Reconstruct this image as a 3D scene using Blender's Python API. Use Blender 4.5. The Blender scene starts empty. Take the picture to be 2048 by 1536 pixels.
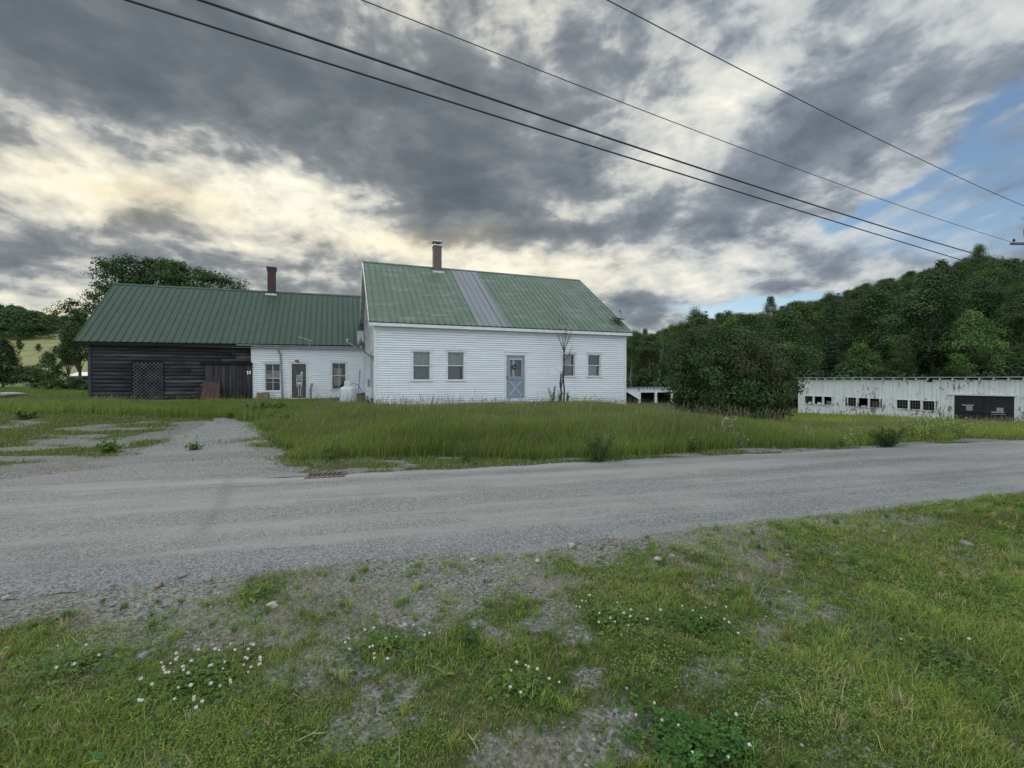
import bpy, math
from math import radians
# ---------------------------------------------------------------- camera model
PH, PF = 1.6, 920.0
PITCH = math.atan(8/920.0)
def ray(px, py):
    a, b = (px-1024)/PF, (768-py)/PF
    c, s = math.cos(PITCH), math.sin(PITCH)
    return (a, c+b*s, -s+b*c)
# ---------------------------------------------------------------- node expression helper
class NX:
    """wraps a socket so node graphs can be written as arithmetic"""
    def __init__(s, t, sock): s.t, s.s = t, sock
    def _m(s, op, *o, clamp=False):
        n = s.t.nodes.new('ShaderNodeMath'); n.operation = op; n.use_clamp = clamp
        for i, v in enumerate((s,)+o):
            if isinstance(v, NX): s.t.links.new(v.s, n.inputs[i])
            else: n.inputs[i].default_value = v
        return NX(s.t, n.outputs[0])
    def __add__(s, o): return s._m('ADD', o)
    __radd__ = __add__
    def __sub__(s, o): return s._m('SUBTRACT', o)
    def __rsub__(s, o): return (s*-1.0)+o
    def __mul__(s, o): return s._m('MULTIPLY', o)
    __rmul__ = __mul__
    def __truediv__(s, o): return s._m('DIVIDE', o)
    def clamp(s): return s._m('ADD', 0.0, clamp=True)
    def pw(s, e): return s._m('POWER', e)
    def sstep(s, a, b):
        n = s.t.nodes.new('ShaderNodeMapRange'); n.interpolation_type = 'SMOOTHSTEP'
        s.t.links.new(s.s, n.inputs[0]); n.inputs[1].default_value = a; n.inputs[2].default_value = b
        return NX(s.t, n.outputs[0])
def nsep(t, vec):
    n = t.nodes.new('ShaderNodeSeparateXYZ'); t.links.new(vec, n.inputs[0])
    return [NX(t, o) for o in n.outputs]
def ncomb(t, x, y, z):
    n = t.nodes.new('ShaderNodeCombineXYZ')
    for i, v in enumerate((x, y, z)):
        if isinstance(v, NX): t.links.new(v.s, n.inputs[i])
        else: n.inputs[i].default_value = v
    return n.outputs[0]
def nnoise(t, vec, scale, detail=4, rough=.5, dist=0., out=0, w=None):
    n = t.nodes.new('ShaderNodeTexNoise')
    if vec is not None: t.links.new(vec, n.inputs['Vector'])
    n.inputs['Scale'].default_value = scale; n.inputs['Detail'].default_value = detail
    n.inputs['Roughness'].default_value = rough; n.inputs['Distortion'].default_value = dist
    return NX(t, n.outputs[out])
def nramp(t, fac, stops):
    n = t.nodes.new('ShaderNodeValToRGB'); t.links.new(fac.s, n.inputs[0])
    e = n.color_ramp.elements
    while len(e) < len(stops): e.new(0.5)
    for k, (p, c) in zip(e, stops): k.position = p; k.color = (*c[:3], 1)
    return n.outputs[0]
def nmix(t, fac, a, b, mode='MIX'):
    n = t.nodes.new('ShaderNodeMix'); n.data_type = 'RGBA'; n.blend_type = mode
    for idx, v in ((0, fac), (6, a), (7, b)):
        if isinstance(v, NX): t.links.new(v.s, n.inputs[idx])
        elif isinstance(v, (int, float)): n.inputs[idx].default_value = v
        elif isinstance(v, tuple): n.inputs[idx].default_value = (*v[:3], 1)
        else: t.links.new(v, n.inputs[idx])
    return n.outputs[2]
def srgb(r, g, b):
    f = lambda c: (c/255/12.92) if c/255 <= .04045 else ((c/255+.055)/1.055)**2.4
    return (f(r), f(g), f(b))
# ---------------------------------------------------------------- sky
SUN_AZ, SUN_EL = radians(-36), radians(21)
def build_sky():
    W = bpy.data.worlds.new("World"); bpy.context.scene.world = W; W.use_nodes = True
    t = W.node_tree; t.nodes.clear()
    out = t.nodes.new('ShaderNodeOutputWorld'); bg = t.nodes.new('ShaderNodeBackground')
    t.links.new(bg.outputs[0], out.inputs[0])
    tc = t.nodes.new('ShaderNodeTexCoord')
    x, y, z = nsep(t, tc.outputs['Generated'])
    az = x._m('ARCTAN2', y); el = z._m('ARCSINE')
    zz = z._m('MAXIMUM', 0.0) + 0.24
    q = ncomb(t, x/zz, y/zz, z*0.6)
    big = nnoise(t, q, 0.9, 3, .5)
    fine = nnoise(t, q, 2.3, 8, .56, 0.25)
    qs = ncomb(t, x/zz + math.sin(SUN_AZ)*.09, y/zz + math.cos(SUN_AZ)*.09, z*0.6)
    fine2 = nnoise(t, qs, 2.3, 6, .56, 0.25)
    puff = nnoise(t, q, 7.5, 5, .55, 0.2)
    cl1 = nnoise(t, ncomb(t, x, y, z*1.7), 8.5, 7, .54, .3)
    cl2 = nnoise(t, ncomb(t, x + math.sin(SUN_AZ)*.016, y + math.cos(SUN_AZ)*.010, z*1.7 - .016), 8.5, 7, .54, .3)
    wisp = nnoise(t, ncomb(t, az*3.0, el*8.0, 0.3), 1.9, 7, .58, .3)
    wa = nnoise(t, ncomb(t, az*3.0, el*5.0, 3.7), 1.5, 5, .55) - .5
    wb = nnoise(t, ncomb(t, az*3.0, el*5.0, 9.1), 1.5, 5, .55) - .5
    azw = az + wa*.30; elw = el + wb*.16
    def blob(px, py, rx, ry, rot=0., raw=False):
        d = ray(px, py); a0 = math.atan2(d[0], d[1]); h = math.hypot(d[0], d[1]); e0 = math.atan2(d[2], h)
        fx = PF*(1+((px-1024)/PF)**2)          # px per radian of azimuth there
        fy = PF*math.sqrt(1+((px-1024)/PF)**2)*(1+(d[2]/h)**2)
        da = ((az if raw else azw) - a0)*(fx/rx); de = ((el if raw else elw) - e0)*(fy/ry)
        if rot:
            # rot: image-plane tilt, positive = rising to the right
            k = math.tan(radians(rot))*rx/ry
            de = de - da*k
        return ((da*da + de*de)*-1.0)._m('EXPONENT', )
    B = None
    for (amp, *g) in SKY_BLOBS:
        v = blob(*g)*amp
        B = v if B is None else B + v
    detail = (fine-.5)*DET_A + (fine - fine2)*DET_B + (wisp-.5)*DET_C + (big-.5)*DET_D + (puff-.5)*DET_E
    val = (((B + detail)*1.22)._m('TANH')*.56 + SKY_BASE).clamp()
    cl3 = nnoise(t, ncomb(t, x, y, z*1.8), 25.0, 6, .56, .3)
    shape = cl1.sstep(.47, .60)
    val = (val - shape*(val.sstep(.25, .5)*.14+.02) + (cl1-cl2)*val.sstep(.2, .5)*1.1 + (.5-cl1)*.20 + (cl3-.5)*(val.sstep(.15, .5)*.24+.06)).clamp()
    warm = nramp(t, val, [(p, srgb(*c)) for p, c in WARM])
    cool = nramp(t, val, [(p, srgb(*c)) for p, c in COOL])
    fac = az.sstep(-.25, .75)
    cl = nmix(t, fac, warm, cool)
    # yellow glow low behind the western hill
    gl = None
    for (amp, *g) in GLOW:
        v = blob(*g)*amp
        gl = v if gl is None else gl + v
    cl = nmix(t, gl.clamp(), cl, srgb(253, 232, 176))
    # clear-sky gaps
    sky = t.nodes.new('ShaderNodeTexSky'); sky.sky_type = 'NISHITA'; sky.sun_disc = False
    sky.sun_elevation = SUN_EL; sky.sun_rotation = SUN_AZ
    sky.air_density = 1.0; sky.dust_density = .4; sky.ozone_density = 1.6
    gap = None
    for (amp, *g) in GAPS:
        v = blob(*g)*amp
        gap = v if gap is None else gap + v
    gm = (gap + (wisp-.5)*-1.6 + (fine-.5)*-1.6 + (cl1-.5)*-1.0).sstep(.12, 1.0)*gap.sstep(.12, .45)
    cir = nnoise(t, ncomb(t, az*1.6+el*.5, el*9.0-az*2.6, 1.7), 2.0, 7, .58, .4).sstep(.47, .66)
    gm = gm*(1-cir*.62)
    n = t.nodes.new('ShaderNodeVectorMath'); n.operation = 'SCALE'
    t.links.new(sky.outputs[0], n.inputs[0]); n.inputs['Scale'].default_value = 0.135
    clear = n.outputs[0]
    front = nmix(t, gm, cl, clear)
    # the half of the sky behind the photographer: unseen cloud, made brighter to light the fronts
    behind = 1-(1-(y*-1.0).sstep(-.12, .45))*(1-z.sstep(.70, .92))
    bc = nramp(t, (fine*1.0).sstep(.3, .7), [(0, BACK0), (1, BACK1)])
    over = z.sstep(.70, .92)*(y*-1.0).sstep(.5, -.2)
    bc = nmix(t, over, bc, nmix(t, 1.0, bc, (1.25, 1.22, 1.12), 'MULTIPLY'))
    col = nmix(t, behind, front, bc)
    # zenith above frame: brightened too, to light the ground
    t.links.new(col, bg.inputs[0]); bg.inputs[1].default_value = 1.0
BACK0, BACK1 = (.84, .96, 1.07), (1.26, 1.40, 1.50)  # sky colours out of view, raised to light walls and ground
WARM = [(0, (86, 95, 103)), (.20, (104, 112, 119)), (.38, (130, 136, 140)), (.48, (155, 158, 159)), (.57, (188, 189, 184)), (.70, (217, 215, 202)), (.85, (244, 240, 222)), (1, (254, 251, 236))]
COOL = [(0, (90, 99, 112)), (.20, (110, 119, 131)), (.38, (137, 146, 156)), (.48, (160, 167, 174)), (.57, (184, 190, 193)), (.70, (204, 207, 206)), (.85, (223, 223, 218)), (1, (244, 243, 235))]
SKY_BASE, DET_A, DET_B, DET_C, DET_D, DET_E = .522, .80, 1.3, .42, .20, .42
SKY_BLOBS = [
 # amp, px, py, rx, ry, tilt
 (-.50, 250, 50, 700, 190, 0), (-.22, 640, 190, 330, 110, -25), (-.22, 280, 222, 260, 40, -14),
 (-.50, 930, 378, 270, 62, 0), (-.26, 900, 230, 260, 110, 0), (-.22, 1240, 90, 150, 110, 0),
 (-.46, 1570, 330, 250, 75, 22), (-.14, 1640, 240, 140, 50, 30), (-.16, 40, 290, 130, 20, 0),
 (-.15, 120, 490, 330, 46, 0), (-.18, 560, 535, 260, 46, -6), (-.34, 1130, 465, 240, 24, 0),
 (-.16, 1720, 520, 240, 26, 4), (-.42, 1285, 612, 90, 24, 0), (-.2, 1650, 430, 200, 22, 0), (-.28, 270, 455, 90, 20, 0),
 (.60, 230, 362, 350, 86, 0), (.45, 590, 380, 190, 56, 0), (.40, 700, 445, 130, 36, -20), (.45, 800, 490, 170, 30, -10),
 (.60, 1060, 545, 300, 34, 0), (.30, 1180, 412, 110, 30, 0), (.36, 1280, 280, 50, 100, 0),
 (.24, 1470, 110, 190, 120, 30), (.16, 1850, 90, 320, 110, 0), (.30, 1440, 215, 90, 50, 30),
 (.30, 1400, 565, 180, 25, 0), (.22, 60, 590, 190, 36, 0), (.22, 1090, 110, 40, 110, 0), (.30,1600,480,280,30,0), (.16, 1850, 440, 160, 60, 0)]
GLOW = [(.60, 70, 634, 190, 20, 0), (.34, 300, 385, 200, 56, 0), (.22, 800, 480, 200, 36, 0), (.16, 1060, 545, 200, 32, 0)]
GAPS = [(1.25, 1960, 320, 240, 100, 22), (.7, 2040, 190, 70, 60, 0), (.5, 1760, 420, 90, 24, 20), (1.25, 1540, 600, 230, 22, 0), (1.05, 2010, 440, 120, 60, 0), (.5, 1650, 450, 60, 14, 0)]
def build_camera():
    c = bpy.data.cameras.new('camera'); o = bpy.data.objects.new('camera', c)
    bpy.context.scene.collection.objects.link(o)
    o.location = (0, 0, PH); o.rotation_euler = (math.pi/2-PITCH, 0, 0)
    c.sensor_width = 36; c.lens = 36*PF/2048; c.clip_end = 3000; c.clip_start = .05
    bpy.context.scene.camera = o
    vs = bpy.context.scene.view_settings
    vs.view_transform = 'Standard'; vs.look = 'None'; vs.exposure = .10; vs.gamma = 1
import numpy as np, random
from mathutils import Vector, Matrix
S = bpy.context.scene
COL = S.collection
R = np.random.default_rng(11)
RN = random.Random(7)
# ---------------------------------------------------------------- mesh helpers
class MB:
    """collects simple shapes, then links them as ONE mesh object"""
    def __init__(s): s.v, s.f = [], []
    def add(s, vs, fs):
        b = len(s.v); s.v += [tuple(v) for v in vs]; s.f += [tuple(b+i for i in f) for f in fs]
    def quad(s, a, b, c, d): s.add([a, b, c, d], [(0, 1, 2, 3)])
    def poly(s, pts): s.add(pts, [tuple(range(len(pts)))])
    def box(s, x0, x1, y0, y1, z0, z1):
        s.add([(x0,y0,z0),(x1,y0,z0),(x1,y1,z0),(x0,y1,z0),(x0,y0,z1),(x1,y0,z1),(x1,y1,z1),(x0,y1,z1)],
              [(3,2,1,0),(4,5,6,7),(0,1,5,4),(1,2,6,5),(2,3,7,6),(3,0,4,7)])
    def bbox(s, x0, x1, y0, y1, z0, z1, b=.006):
        """box with chamfered edges"""
        b = min(b, abs(x1-x0)*.3, abs(y1-y0)*.3, abs(z1-z0)*.3)
        vs = []
        for sx in (0, 1):
            for sy in (0, 1):
                for sz in (0, 1):
                    X, Y, Z = (x0, x1)[sx], (y0, y1)[sy], (z0, z1)[sz]
                    ix, iy, iz = (b, -b)[sx], (b, -b)[sy], (b, -b)[sz]
                    vs += [(X, Y+iy, Z+iz), (X+ix, Y, Z+iz), (X+ix, Y+iy, Z)]
        I = lambda a, b_, c, k: ((a*2+b_)*2+c)*3+k
        fs = []
        for a in (0, 1): fs.append([I(a,0,0,0), I(a,1,0,0), I(a,1,1,0), I(a,0,1,0)])
        for a in (0, 1): fs.append([I(0,a,0,1), I(1,a,0,1), I(1,a,1,1), I(0,a,1,1)])
        for a in (0, 1): fs.append([I(0,0,a,2), I(1,0,a,2), I(1,1,a,2), I(0,1,a,2)])
        for a in (0, 1):
            for c in (0, 1):
                fs.append([I(a,c,0,0), I(a,c,1,0), I(a,c,1,1), I(a,c,0,1)])
                fs.append([I(a,0,c,0), I(a,1,c,0), I(a,1,c,2), I(a,0,c,2)])
                fs.append([I(0,a,c,1), I(1,a,c,1), I(1,a,c,2), I(0,a,c,2)])
                for d in (0, 1): pass
        for a in (0, 1):
            for c in (0, 1):
                for d in (0, 1): fs.append([I(a,c,d,0), I(a,c,d,1), I(a,c,d,2)])
        s.add(vs, fs)
    def hexa(s, p):
        """8 corner points, bottom four then top four"""
        s.add(p, [(3,2,1,0),(4,5,6,7),(0,1,5,4),(1,2,6,5),(2,3,7,6),(3,0,4,7)])
    def plank(s, a, b, w, t, up=(0, 0, 1)):
        """rectangular bar from a to b: width w across, thickness t along up"""
        a, b = Vector(a), Vector(b); d = (b-a).normalized(); u = Vector(up); u = (u-d*u.dot(d)).normalized(); r = d.cross(u)
        p = []
        for q in (-t/2, t/2):
            for e, k in ((a, -1), (a, 1), (b, 1), (b, -1)): p.append(e+r*(k*w/2)+u*q)
        s.hexa(p)
    def tube(s, pts, rad, n=8, cap=True):
        pts = [Vector(p) for p in pts]
        if not hasattr(rad, '__len__'): rad = [rad]*len(pts)
        base = len(s.v); u = None
        for i, p in enumerate(pts):
            d = (pts[min(i+1, len(pts)-1)]-pts[max(i-1, 0)]).normalized()
            if u is None: u = d.orthogonal().normalized()
            else: u = (u-d*u.dot(d)).normalized()
            w = d.cross(u)
            for k in range(n):
                t = 2*math.pi*k/n; s.v.append(tuple(p+(u*math.cos(t)+w*math.sin(t))*rad[i]))
        for i in range(len(pts)-1):
            for k in range(n):
                k2 = (k+1) % n; s.f.append((base+i*n+k, base+i*n+k2, base+(i+1)*n+k2, base+(i+1)*n+k))
        if cap:
            s.f.append(tuple(base+k for k in range(n))[::-1]); e = base+(len(pts)-1)*n; s.f.append(tuple(e+k for k in range(n)))
    def lathe(s, prof, c=(0, 0, 0), n=24, axis=None):
        """profile [(r, h)] turned about +Z at c (or about axis)"""
        base = len(s.v); M = Matrix.Identity(3)
        if axis is not None: M = Vector((0, 0, 1)).rotation_difference(Vector(axis)).to_matrix()
        for r, h in prof:
            for k in range(n):
                t = 2*math.pi*k/n; s.v.append(tuple(Vector(c)+M@Vector((r*math.cos(t), r*math.sin(t), h))))
        for i in range(len(prof)-1):
            for k in range(n):
                k2 = (k+1) % n; s.f.append((base+i*n+k, base+i*n+k2, base+(i+1)*n+k2, base+(i+1)*n+k))
    def ball(s, c, r, n=10, m=6, sc=(1, 1, 1)):
        prof = [(max(1e-4, math.sin(math.pi*i/m)), -math.cos(math.pi*i/m)) for i in range(m+1)]
        base = len(s.v); s.lathe(prof, (0, 0, 0), n)
        for i in range(base, len(s.v)):
            v = s.v[i]; s.v[i] = (c[0]+v[0]*r*sc[0], c[1]+v[1]*r*sc[1], c[2]+v[2]*r*sc[2])
    def build(s, name, mat, parent=None, smooth=False):
        me = bpy.data.meshes.new(name); me.from_pydata(s.v, [], s.f); me.update()
        if smooth: me.polygons.foreach_set('use_smooth', [True]*len(me.polygons))
        me.materials.append(mat)
        o = bpy.data.objects.new(name, me); COL.objects.link(o)
        if parent is not None: o.parent = parent
        return o
def np_mesh(name, v, f, col=None, mat=None, parent=None, link=True, smooth=False):
    """fast mesh from arrays; f is a list of (M,k) index arrays; col is one RGB per vertex"""
    me = bpy.data.meshes.new(name); me.vertices.add(len(v)); me.vertices.foreach_set('co', np.asarray(v, np.float32).ravel())
    if not isinstance(f, list): f = [f]
    idx = np.concatenate([a.ravel() for a in f]).astype(np.int32)
    cnt = np.concatenate([np.full(len(a), a.shape[1], np.int32) for a in f])
    st = np.concatenate([[0], np.cumsum(cnt)[:-1]]).astype(np.int32)
    me.loops.add(len(idx)); me.loops.foreach_set('vertex_index', idx)
    me.polygons.add(len(cnt)); me.polygons.foreach_set('loop_start', st)
    if smooth: me.polygons.foreach_set('use_smooth', np.ones(len(cnt), bool))
    if col is not None:
        at = me.attributes.new('Col', 'FLOAT_COLOR', 'POINT')
        c4 = np.ones((len(v), 4), np.float32); c4[:, :3] = col; at.data.foreach_set('color', c4.ravel())
    me.update(calc_edges=True); me.validate()
    if mat: me.materials.append(mat)
    if not link: return me
    o = bpy.data.objects.new(name, me); COL.objects.link(o)
    if parent is not None: o.parent = parent
    return o
def tag(o, label=None, cat=None, group=None, kind=None):
    for k, v in (('label', label), ('category', cat), ('group', group), ('kind', kind)):
        if v: o[k] = v
    return o
def empty(name, loc=(0, 0, 0), rz=0., label=None, cat=None, group=None):
    o = bpy.data.objects.new(name, None); COL.objects.link(o); o.location = loc; o.rotation_euler = (0, 0, rz); o.empty_display_size = .2
    return tag(o, label, cat, group)
def dup(root, loc, rz=0., sc=1., label=None, group=None, name=None):
    r = root.copy(); COL.objects.link(r); r.location = loc; r.rotation_euler = (0, 0, rz)
    r.scale = sc if hasattr(sc, '__len__') else (sc, sc, sc)
    if label: r['label'] = label
    if group: r['group'] = group
    for ch in list(root.children):
        c = ch.copy(); COL.objects.link(c); c.parent = r
    return r
class Frame:
    """upright frame: s to the right along a wall, n into depth, z up"""
    def __init__(f, x, y, deg): f.x, f.y, f.t = x, y, radians(deg); f.c, f.q = math.cos(f.t), math.sin(f.t)
    def world(f, s, n, z): return (f.x+f.c*s-f.q*n, f.y+f.q*s+f.c*n, z)
    def local(f, x, y): dx, dy = x-f.x, y-f.y; return (f.c*dx+f.q*dy, -f.q*dx+f.c*dy)
    def hit(f, px, py, n=0.):
        d = ray(px, py); s0, n0 = f.local(0, 0); ds, dn = f.c*d[0]+f.q*d[1], -f.q*d[0]+f.c*d[1]
        t = (n-n0)/dn; return (s0+ds*t, PH+d[2]*t)
def sst(a, b, x):
    t = np.clip((np.asarray(x, float)-a)/(b-a), 0, 1); return t*t*(3-2*t)
# ---------------------------------------------------------------- value noise
_H = R.random((256, 256))
def vn(x, y):
    x, y = np.asarray(x, float), np.asarray(y, float); xi, yi = np.floor(x).astype(int), np.floor(y).astype(int)
    u, w = x-xi, y-yi; u, w = u*u*(3-2*u), w*w*(3-2*w)
    g = lambda a, b: _H[(xi+a) % 256, (yi+b) % 256]
    return (g(0,0)*(1-u)+g(1,0)*u)*(1-w)+(g(0,1)*(1-u)+g(1,1)*u)*w
def fbm(x, y, s=1., o=4):
    r, a, t = 0, .5, 0
    for i in range(o): r = r+a*vn(np.asarray(x)*s+17.3*i, np.asarray(y)*s+9.1*i); t += a; a *= .5; s *= 2.03
    return r/t
# ---------------------------------------------------------------- terrain
def mfar(x, y):      # metres beyond the far edge of the road
    return (y-(8.58+.27*x+.024*np.clip(-x-2, 0, 9)**2))*.965
def mnear(x, y):     # metres on the photographer's side of the near edge
    return ((4.42+.29*x)-y)*.96
def gz(x, y):
    x, y = np.asarray(x, float), np.asarray(y, float); m = mfar(x, y)
    wl, wr = sst(3, 9, -x), sst(3.5, 12, x)
    house, left, right = .38*sst(.3, 7, m), .55*sst(2, 15, m), -1.0*sst(.6, 10, m)
    z = house*(1-wl)*(1-wr)+left*wl*(1-wr)+right*wr
    ys = np.maximum(y, 1.); u = x/ys
    lw = sst(.40, .62, -u)
    z = z+lw*(.008*np.clip(y-22, 0, 80)+.18*np.clip(y-95, 0, 85)+.17*np.clip(y-180, 0, 200))
    sl = np.interp(u, [.15, .25, .45, .7, .95, 1.3], [0, .05, .12, .21, .30, .33])
    r0 = np.interp(u, [.2, .6, 1.1], [62, 52, 40])
    z = z+sl*np.clip(y-r0, 0, 95)
    nb = sst(-1, .3, mnear(x, y))
    z = z+(fbm(x, y, 1.6, 3)-.5)*.07*np.where(y < 30, nb, 0)+(fbm(x, y, .5, 3)-.5)*.12*sst(1.5, 5, m)
    return z
def gp(x, y, dz=0.): return (float(x), float(y), float(gz(x, y))+dz)
def ground_hit(px, py):
    """where the sight line through a photo pixel meets the ground"""
    d = ray(px, py); t = 1.
    for i in range(4000):
        t += .02*(1+t*.03)
        if PH+d[2]*t < gz(d[0]*t, d[1]*t): break
    return d[0]*t, d[1]*t
# ---------------------------------------------------------------- where things grow
HFR = Frame(-5.954, 19.917, 20.5); _w0 = HFR.world(-5.98, 8.0, 0); WFR = Frame(_w0[0], _w0[1], 20.5)
def house_dist(x, y):     # metres in front of the building fronts
    s, n = HFR.local(x, y); a = np.where((s > -.2) & (s < 13.1), -n, 99); s2, n2 = WFR.local(x, y); b = np.where((s2 > -7.3) & (s2 < 6.2), -n2, 99)
    return np.minimum(a, b)
def drive_cover(x, y):    # 1 on the bare driveway and yard
    cx = np.interp(y, [6.9, 8.3, 9.6, 11, 12.4, 13.8, 15.4], [-5.6, -6.0, -6.7, -7.6, -8.4, -9.1, -9.9]); hw = np.interp(y, [6.9, 8.3, 9.6, 11, 12.4, 13.8, 15.2, 16.5], [3.0, 2.2, 1.75, 1.6, 1.4, 1.25, .9, .1])
    d = np.abs(x-cx)/hw+(fbm(x, y*1.5, 1.0, 4)-.5)*1.6; return 1-sst(.70, 1.2, d)
def near_cover(x, y):
    """how much of the near verge is grown over, 0 to 1"""
    n = mnear(x, y); big = fbm(x+3, y, .8, 4); mid = fbm(x, y+11, 2.6, 5)
    c = sst(.10, 1.45, n+(big-.5)*1.6+(mid-.5)*2.2+np.clip(x, 0, 6)*.20+np.clip(-x-.8, 0, 2)*.32-.22)
    bare = sst(.475, .63, fbm(x+31, y+5, 1.15, 5)*.45+mid*.55)*np.interp(x, [-2, -.7, .3, 1.1, 3, 6], [.65, 1., 1., .75, .5, .4])*np.interp(y, [1.6, 2.3, 3], [.5, .85, 1])
    return np.clip(c*(1-bare), 0, 1)
def tall_edge(y): return np.interp(y, [8.5, 9.3, 10, 12, 14, 16, 18, 40], [-3.6, -4.4, -5.0, -6.4, -7.6, -9.5, -40, -40])
def yard_cover(x, y):
    m = mfar(x, y); t = tall_edge(y)
    return sst(.40, .66, fbm(x*.7, y*1.6, 1.0, 5)+.035*(m-2.6)+.16*sst(1.8, 0., np.abs(x-t)))*(1-drive_cover(x, y)*.95)*sst(.2, 1.2, m)
def strip_cover(x, y): return sst(.40, .55, fbm(x, y*2, .9, 3)+.12*mfar(x, y)-.03)
def all_cover(x, y):
    m, n = mfar(x, y), mnear(x, y); t = tall_edge(y)
    far = np.where((x > t), np.maximum(strip_cover(x, y), sst(1.0, 1.8, m)), np.where(y > 15.5, np.maximum(yard_cover(x, y), sst(14.8, 16.2, y)), yard_cover(x, y)))
    return np.where(n > 0, near_cover(x, y), np.where(m > 0, far, 0.))
# ---------------------------------------------------------------- materials
def new_mat(name):
    m = bpy.data.materials.new(name); m.use_nodes = True; t = m.node_tree; t.nodes.clear()
    o = t.nodes.new('ShaderNodeOutputMaterial'); p = t.nodes.new('ShaderNodeBsdfPrincipled'); t.links.new(p.outputs[0], o.inputs[0])
    return m, t, p
def coords(t, which='Object'):
    return t.nodes.new('ShaderNodeTexCoord').outputs[which]
def mapped(t, vec, sc=(1, 1, 1), rot=(0, 0, 0)):
    n = t.nodes.new('ShaderNodeMapping'); t.links.new(vec, n.inputs[0]); n.inputs['Scale'].default_value = sc; n.inputs['Rotation'].default_value = rot
    return n.outputs[0]
def bump(t, p, h, strength=.3, dist=.01):
    n = t.nodes.new('ShaderNodeBump'); n.inputs['Strength'].default_value = strength; n.inputs['Distance'].default_value = dist
    t.links.new(h.s, n.inputs['Height']); t.links.new(n.outputs[0], p.inputs['Normal'])
def mat_simple(name, a, b=None, scale=6., rough=.6, sc=(1, 1, 1), metal=0., lo=.35, hi=.7, bmp=0., detail=5, bscale=None):
    """colour a broken up by noise towards b"""
    m, t, p = new_mat(name); b = b or tuple(c*.8 for c in a)
    v = mapped(t, coords(t), sc)
    n = nnoise(t, v, scale, detail, .6)
    t.links.new(nmix(t, n.sstep(lo, hi), a, b), p.inputs['Base Color'])
    p.inputs['Roughness'].default_value = rough; p.inputs['Metallic'].default_value = metal
    if bmp: bump(t, p, nnoise(t, v, bscale or scale*4, 4, .6), bmp)
    return m
M = {}
def mk():
    # painted clapboard: off-white with faint streaks and grime
    m, t, p = new_mat('painted_clapboard'); v = coords(t)
    n1 = nnoise(t, mapped(t, v, (.6, .6, 6)), 1.4, 5, .6); n2 = nnoise(t, mapped(t, v, (9, 9, 1.2)), 1.2, 4, .6)
    c = nmix(t, n1.sstep(.35, .75), (.78, .80, .82), (.67, .69, .715)); c = nmix(t, n2.sstep(.55, .85)*.35, c, (.42, .43, .42))
    x, y, z = nsep(t, v)
    c = nmix(t, nnoise(t, mapped(t, v, (.28, .28, 41)), 1.0, 2, .5).sstep(.42, .70)*.5, c, (.55, .575, .60)); c = nmix(t, nnoise(t, mapped(t, v, (5, 5, .35)), 1.1, 4, .6).sstep(.60, .75)*.30, c, (.40, .41, .39))
    low = (1-z.sstep(.3, 1.15))*nnoise(t, v, 5, 4, .65).sstep(.45, .62)
    c = nmix(t, low*.55, c, (.36, .38, .33))
    t.links.new(c, p.inputs['Base Color']); p.inputs['Roughness'].default_value = .55; M['clap'] = m
    M['trim'] = mat_simple('white_trim', (.70, .71, .72), (.56, .57, .58), 3, .55, (1, 1, 3))
    M['soffit'] = mat_simple('grey_soffit', (.33, .34, .34), (.25, .26, .26), 2, .7)
    # peeling vertical boards of the sheds
    m, t, p = new_mat('peeling_paint'); v = coords(t)
    a = nnoise(t, mapped(t, v, (2.2, 2.2, .9)), 2.6, 8, .70); bsp = nnoise(t, v, .33, 3, .5)
    x, y, z = nsep(t, v)
    lowp = (1-z.sstep(-1.0, 1.3))*.10
    mk_ = (a+(bsp-.5)*.35+lowp+x*.006).sstep(.645, .70)
    c = nmix(t, nnoise(t, mapped(t, v, (7, 7, .5)), 1, 4).sstep(.3, .7), (.80, .82, .82), (.66, .68, .68))
    c = nmix(t, mk_, c, nmix(t, nnoise(t, v, 9, 4).sstep(.3, .7), (.16, .16, .16), (.30, .28, .26)))
    t.links.new(c, p.inputs['Base Color']); p.inputs['Roughness'].default_value = .75; M['peel'] = m
    # weathered dark barn boards (grain along x)
    m, t, p = new_mat('weathered_boards'); v = coords(t)
    a = nnoise(t, mapped(t, v, (.9, 3, 22)), 1.2, 7, .65); b = nnoise(t, v, 1.1, 4, .6); ri = t.nodes.new('ShaderNodeAttribute'); ri.attribute_name = 'Col'
    c = nmix(t, a.sstep(.35, .72), (.012, .0115, .013), (.070, .068, .076)); c = nmix(t, b.sstep(.45, .75)*.6, c, (.009, .0085, .0095))
    c = nmix(t, nnoise(t, mapped(t, v, (.35, 1, 4)), 1.0, 4, .6).sstep(.52, .68)*.45, c, (.085, .074, .066)); c = nmix(t, 1.0, c, ri.outputs['Color'], 'MULTIPLY')
    t.links.new(c, p.inputs['Base Color']); p.inputs['Roughness'].default_value = .85; bump(t, p, a, .5, .01); M['barn'] = m
    m, t, p = new_mat('weathered_planks'); v = coords(t)
    a = nnoise(t, mapped(t, v, (22, 3, .9)), 1.2, 7, .65); b = nnoise(t, v, 1.4, 4, .6); ri = t.nodes.new('ShaderNodeAttribute'); ri.attribute_name = 'Col'
    c = nmix(t, a.sstep(.35, .75), (.012, .0115, .0125), (.050, .048, .050)); c = nmix(t, b.sstep(.5, .8)*.5, c, (.085, .08, .082))
    M['barnpost'] = mat_simple('dark_post', (.05, .047, .046), (.025, .024, .025), 3, .85, (4, 4, 1))
    c = nmix(t, 1.0, c, ri.outputs['Color'], 'MULTIPLY')
    t.links.new(c, p.inputs['Base Color']); p.inputs['Roughness'].default_value = .85; bump(t, p, a, .4, .01); M['barnv'] = m
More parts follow.
